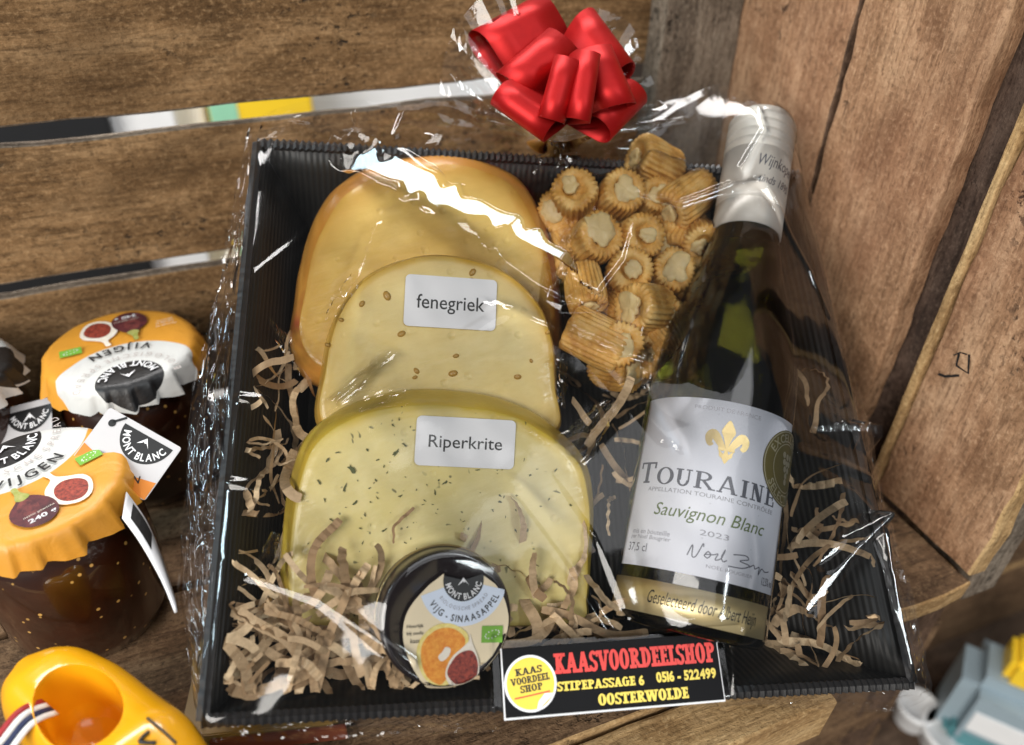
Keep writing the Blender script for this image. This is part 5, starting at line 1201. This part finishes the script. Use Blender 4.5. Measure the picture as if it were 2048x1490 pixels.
def glint(pts, wid, tube, blend=.004, rag=.35, up=.0008, seed=0.0):
    """flat pulled facet of film along a line, turned so that it mirrors one of the added streak lamps"""
    global Z
    q = lp(pts); seg = []; tot = 0
    for a, b in zip(q[:-1], q[1:]): l = math.hypot(b[0] - a[0], b[1] - a[1]); seg.append((a, b, l, tot)); tot += l
    N = 60; hs, gn, cu = [], [], []; h = 0.0; TL = to_t(STREAK_LAMPS[tube]); TC = to_t(CAM)
    def at(s):
        for a, b, l, s0 in seg:
            if s <= s0 + l + 1e-9: f = (s - s0) / l; return a[0] + (b[0] - a[0]) * f, a[1] + (b[1] - a[1]) * f, (b[0] - a[0]) / l, (b[1] - a[1]) / l
    for k in range(N + 1):
        u, v, tx, ty = at(tot * k / N); p = Vector((u, v, .008)); Hh = (TL - p).normalized() + (TC - p).normalized(); gu, gv = -Hh.x / Hh.z, -Hh.y / Hh.z
        if k: h += (gu * tx + gv * ty) * tot / N
        hs.append(h); gn.append(gu * ty - gv * tx); i = int(np.clip((u - UF[0, 0]) / (UF[0, -1] - UF[0, 0]) * (nx - 1), 0, nx - 1)); j = int(np.argmin(np.abs(VF[:, i] - v))); cu.append(Z[j, i])
    hs = np.array(hs); cu = np.array(cu); hs = hs + np.percentile(cu - hs, 70) + up
    hs = .92 * hs + .08 * (cu + up); gn = np.array(gn); best = np.full_like(UF, 9.0); T = np.zeros_like(UF); Wt = np.zeros_like(UF)
    for a, b, l, s0 in seg:
        dx, dy = (b[0] - a[0]) / l, (b[1] - a[1]) / l; t = np.clip((UF - a[0]) * dx + (VF - a[1]) * dy, 0, l)
        ex_ = UF - (a[0] + t * dx); ey_ = VF - (a[1] + t * dy); d = np.hypot(ex_, ey_); sd = ex_ * dy - ey_ * dx; s = (s0 + t) / tot
        w = wid[0] + (wid[1] - wid[0]) * s; w = w * (1 + rag * np.sin(s * 31 + seed + 2.2 * np.sin(s * 17 + np.sign(sd))) )
        z = np.interp(s, np.linspace(0, 1, N + 1), hs) + sd * np.interp(s, np.linspace(0, 1, N + 1), gn)
        m = np.clip(1 - (d - w) / blend, 0, 1); sel = d < best; T = np.where(sel, z, T); Wt = np.where(sel, m, Wt); best = np.minimum(best, d)
    Z = Z * (1 - Wt) + T * Wt
glint([(712, 318), (860, 405), (1010, 510), (1112, 596)], (.0052, .0022), 0, .006, .45)
glint([(1112, 596), (1168, 641)], (.0008, .0005), 0, .003)
glint([(1612, 868), (1670, 866), (1736, 872)], (.0016, .0026), 1, .005, .3, seed=4)
glint([(1758, 1045), (1790, 1160), (1838, 1330)], (.0012, .0010), 1, .004, .1, seed=3)
glint([(1735, 1044), (1690, 1076), (1626, 1130)], (.0010, .0012), 1, .003, .1, seed=2)
glint([(1752, 1040), (1694, 1104), (1604, 1222)], (.0010, .0018), 1, .0035, .1, seed=1)
bn = (UF > .108) & (UF < .207) & (VF < .0245); Z = np.where(bn, np.minimum(Z, .0022), Z)
mesh('front_film', [P(UF[j, i], VF[j, i], Z[j, i]) for j in range(ny) for i in range(nx)], grid_faces(nx, ny), M['film'], wrap)
# gathered film down the left side and pulled folds at the other edges
def crumple(name, A, B, lift0, lift1, nu, nv, amp, fu, fv, seed, mat, close=0.0, smooth=False):
    """sheet between two pixel polylines A and B on planes w = lift0 and lift1, with sharp creases"""
    a = spline([W(x, y, lift0) for x, y in A], nv, False); b = spline([W(x, y, lift1) for x, y in B], nv, False); V = []
    for j in range(nv):
        for i in range(nu):
            s, t = i / (nu - 1), j / (nv - 1); q = Vector((s * fu + seed, t * fv, seed * .7))
            r1 = 1 - 2 * abs(noise.noise(q)); r2 = 1 - 2 * abs(noise.noise(q * 2.3 + Vector((3, 1, 5)))); r3 = noise.noise(q * 5.1)
            z = amp * (r1 * .9 + r2 * .5 + r3 * .2 - .5) * (1 - close * (1 - min(1, s * 5)))
            V.append(a[j].lerp(b[j], s) + NN * z + UA * (amp * .8 * noise.noise(q * 1.7 + Vector((9, 9, 9)))))
    return mesh(name, V, grid_faces(nu, nv), mat, wrap, smooth)
FC = M['film_crinkle']
crumple('side_film', [(508, 300), (490, 460), (472, 640), (455, 850), (438, 1050), (420, 1250), (408, 1440)], [(500, 252), (470, 400), (446, 540), (420, 640), (392, 800), (370, 1000), (362, 1180), (378, 1320), (405, 1470)], .001, -.016, 40, 190, .0030, 4.2, 7, 2.0, FC, .8, True)
crumple('side_film', [(500, 420), (480, 600), (458, 840), (440, 1040), (424, 1230), (410, 1420)], [(468, 430), (425, 620), (385, 800), (378, 1010), (372, 1180), (390, 1350)], -.006, -.026, 34, 170, .0034, 4.0, 6, 7.0, FC, .5, True)
crumple('corner_film', [(405, 1440), (700, 1432), (1000, 1445)], [(402, 1485), (700, 1478), (1000, 1462)], .000, -.006, 12, 110, .0010, 2, 10, 3.0, FC, .5)
crumple('corner_film', [(1455, 1405), (1640, 1392), (1835, 1365)], [(1480, 1408), (1640, 1418), (1790, 1424), (1866, 1388)], .000, -.008, 16, 90, .0016, 2, 6, 4.0, FC, .5)
crumple('corner_film', [(1835, 1365), (1800, 1200), (1760, 1030), (1715, 840), (1655, 600), (1610, 380)], [(1866, 1390), (1826, 1200), (1772, 1020), (1732, 830), (1664, 600), (1622, 370)], .001, -.008, 12, 130, .0016, 2, 14, 5.0, FC, .5)
crumple('top_film', [(510, 290), (700, 300), (900, 310), (1090, 320), (1300, 335), (1500, 342)], [(520, 235), (600, 208), (730, 205), (870, 205), (1000, 230), (1110, 285), (1250, 235), (1440, 195), (1540, 225)], .000, .014, 26, 200, .0026, 1.0, 5, 6.0, M['film'], .3, True)
# gathered tuft behind the bow
BC = W(1106, 285, .022); BO = CAM + ray(1122, 196) * ((BC - CAM).dot(FWD) + .012)
def tuft(pix, d_tip, seed, amp, n=46, m=18):
    V = []
    tips = spline([CAM + ray(x, y) * ((BC - CAM).dot(FWD) + d_tip) for x, y in pix], n, False)
    for j in range(m):
        t = j / (m - 1)
        for i in range(n):
            pl = math.sin(i * 1.3 + seed) * amp * t * (.4 + 1.2 * abs(noise.noise(Vector((i * .7, seed, t * 1.2)))))
            V.append(BC.lerp(tips[i], t) - FWD * (pl + .010 * t * t) + UP * (.3 * amp * noise.noise(Vector((i * .9, t * 4, seed)))))
    return mesh('gathered_tuft', V, grid_faces(n, m), FC, wrap, False)
tuft([(878, 255), (885, 170), (900, 100), (935, 40), (985, 5), (1030, -12)], .004, 1, .003, 22)
tuft([(1180, 30), (1250, 60), (1282, 140), (1310, 200), (1330, 240)], .016, 2, .002, 16)
tuft([(900, 215), (890, 150), (915, 105), (960, 90)], -.008, 3, .002, 14)

# ------------------------------------------------------------------ shop banner stuck on the film
def banner():
    w0, w1 = .0052, .0040
    c = [W(1003, 1298, w0), W(1430, 1270, w0), W(1448, 1400, w1), W(1012, 1440, w1)]; ctr = sum(c, Vector()) / 4
    ex = ((c[1] - c[0]) + (c[2] - c[3])).normalized(); en = ex.cross((c[0] - c[3]) + (c[1] - c[2])).normalized(); ey = en.cross(ex)
    w = ((c[1] - c[0]).length + (c[2] - c[3]).length) / 2; h = ((c[0] - c[3]).length + (c[1] - c[2]).length) / 2
    return ctr, ex, ey, en, w, h
bc_, ex_, ey_, en_, bw, bh = banner(); bfn = plane_fn(bc_, ex_, ey_, en_)
ban = thing('shop_banner_sticker', bc_ - ey_ * bh / 2, 'black banner sticker with red and yellow shop lettering on the cellophane', 'sticker')
M['banner'] = plain('banner_black', (0.007, 0.007, 0.008), .55, var=.1); [n for n in M['banner'].node_tree.nodes if n.type == 'BSDF_PRINCIPLED'][0].inputs['Specular IOR Level'].default_value = .12; M['red_ink'] = plain('banner_red', (0.72, 0.045, 0.035), .4, var=.03); M['yellow_ink'] = plain('banner_yellow', (0.78, 0.60, 0.09), .4, var=.03)
o4 = [(-bw / 2, -bh / 2), (bw / 2, -bh / 2), (bw / 2, bh / 2), (-bw / 2, bh / 2)]
mesh('backing', [bfn(x * 1.012, y * 1.03, -.0006) for x, y in o4] + [bfn(x * 1.012, y * 1.03, -.0001) for x, y in o4], [(3, 2, 1, 0), (4, 5, 6, 7), (0, 1, 5, 4), (1, 2, 6, 5), (2, 3, 7, 6), (3, 0, 4, 7)], M['white'], ban, False)
fc = mesh('printed_face', [bfn(x, y + .0004, .0) for x, y in o4] + [bfn(x, y + .0004, .0002) for x, y in o4], [(4, 5, 6, 7), (0, 1, 5, 4), (1, 2, 6, 5), (2, 3, 7, 6), (3, 0, 4, 7)], M['banner'], ban, False)
decal('lettering', fit_slab('KAASVOORDEELSHOP', bw * .107, bh * .235, bw * .755, bh * .30, T=.30, t=.17, gap=.02), bfn, .00035, M['red_ink'], fc)
decal('lettering', fit_slab('STIPEPASSAGE 6', -bw * .065, -bh * .10, bw * .40, bh * .135, T=.30, t=.17, gap=.03), bfn, .00035, M['yellow_ink'], fc)
decal('lettering', fit_slab('0516 - 522499', bw * .335, -bh * .075, bw * .285, bh * .145, T=.30, t=.17, gap=.03), bfn, .00035, M['yellow_ink'], fc)
decal('lettering', fit_slab('OOSTERWOLDE', bw * .125, -bh * .335, bw * .42, bh * .165, T=.30, t=.17, gap=.03), bfn, .00035, M['yellow_ink'], fc)
cxs, cys, rr_ = -bw * .382, -bh * .02, bh * .375
sl = decal('round_shop_sticker', circle2d(cxs, cys, rr_ * 1.10, 48), bfn, .00045, M['white'], ban)
decal('yellow_disc', circle2d(cxs, cys, rr_, 48), bfn, .00055, plain('sticker_yellow', (.80, .58, .06), .4), sl)
decal('lifted_corner', fill := ([(cxs + rr_ * .15, cys - rr_ * 1.10), (cxs + rr_ * .98, cys - rr_ * .42), (cxs + rr_ * .55, cys - rr_ * .42), (cxs + rr_ * .28, cys - rr_ * .70)], [(0, 1, 2, 3)]), bfn, .0009, M['white'], sl)
rot_ = .10
def tilt(vf): 
    c, s = math.cos(rot_), math.sin(rot_); return [(cxs + (v[0] - cxs) * c - (v[1] - cys) * s, cys + (v[0] - cxs) * s + (v[1] - cys) * c, *(v[2:])) for v in vf[0]], vf[1]
for s_, dy, wd_ in (('KAAS', .50, 1.15), ('VOORDEEL', .16, 1.65), ('SHOP', -.17, .95)): decal('lettering', tilt(fit_slab(s_, cxs, cys + rr_ * dy, rr_ * wd_, rr_ * .27, T=.26, t=.15, gap=.04)), bfn, .00065, M['black'], sl)
decal('red_line', tilt(polyline2d([(cxs - rr_ * .75, cys - rr_ * .47), (cxs, cys - rr_ * .45), (cxs + rr_ * .75, cys - rr_ * .42)], rr_ * .05)), bfn, .00065, M['red_ink'], sl)

# ------------------------------------------------------------------ red gift bow
def satin():
    t = NT('red_satin_ribbon'); co = t.coord()
    t.bsdf(Base__Color=t.mix(t.noise(co, 300, 2), (0.36, 0.004, 0.005), (0.44, 0.007, 0.007)), Roughness=.46, Metallic=.6, Specular__IOR__Level=.5); return t.m
M['red'] = satin()
d0 = (BC - CAM).dot(FWD)
bow = thing('gift_bow', BO, 'shiny red ribbon bow tied at the top of the cellophane', 'bow')
def loop(ax, ay, bx, by, da, db, bulge, wb=.8, n=56):
    A = CAM + ray(ax, ay) * (d0 + da); B = CAM + ray(bx, by) * (d0 + db); mid = (A + B) / 2; wdir = (B - A).normalized(); hw = (B - A).length / 2
    out = (mid - BO); ln = out.length; o_ = out.normalized(); nb = o_.cross(wdir).normalized(); nb = nb if nb.dot(-FWD) > 0 else -nb
    V = []; r = bulge * .62; m1 = 16; m2 = 14; pth = []
    for i in range(m1): f = i / m1; pth.append((f * (ln - r), r * (f ** .8)))
    for i in range(m2 + 1): th = math.pi * i / m2; pth.append((ln - r + r * math.sin(th), r * math.cos(th)))
    for i in range(m1 - 1, -1, -1): f = i / m1; pth.append((f * (ln - r), -r * (f ** .8)))
    for al, sp_ in pth:
        wid = hw * (wb + (1 - wb) * min(1, 1.7 * max(0, al) / ln) ** .7)
        c = BO + o_ * al + nb * sp_ + nb * .002 * math.sin(math.pi * al / ln)
        V += [c - wdir * wid, c - wdir * wid * .33, c + wdir * wid * .33, c + wdir * wid]
    n = len(pth) - 1
    o = mesh('ribbon_loop', V, grid_faces(4, n + 1), M['red'], bow); solidify(o, .0004, 0); return o
for a in ((938, 66, 1068, -4, .0, .010, .017), (1002, 148, 1108, 58, -.022, -.016, .015), (986, 192, 1092, 268, -.030, -.030, .010), (1133, 112, 1098, 238, -.036, -.036, .010), (1186, 102, 1165, 240, -.034, -.036, .009),
          (1190, 22, 1270, 130, .010, .004, .018), (1214, 88, 1264, 205, -.018, -.020, .015), (1222, 270, 1294, 196, -.008, .0, .013)):
    loop(*a)
V, Fc = lathe([(.002, -.004), (.006, -.002), (.0068, .002), (.005, .006), (.001, .007)], BO, -FWD, UA, 20); mesh('knot', V, Fc, M['red'], bow)
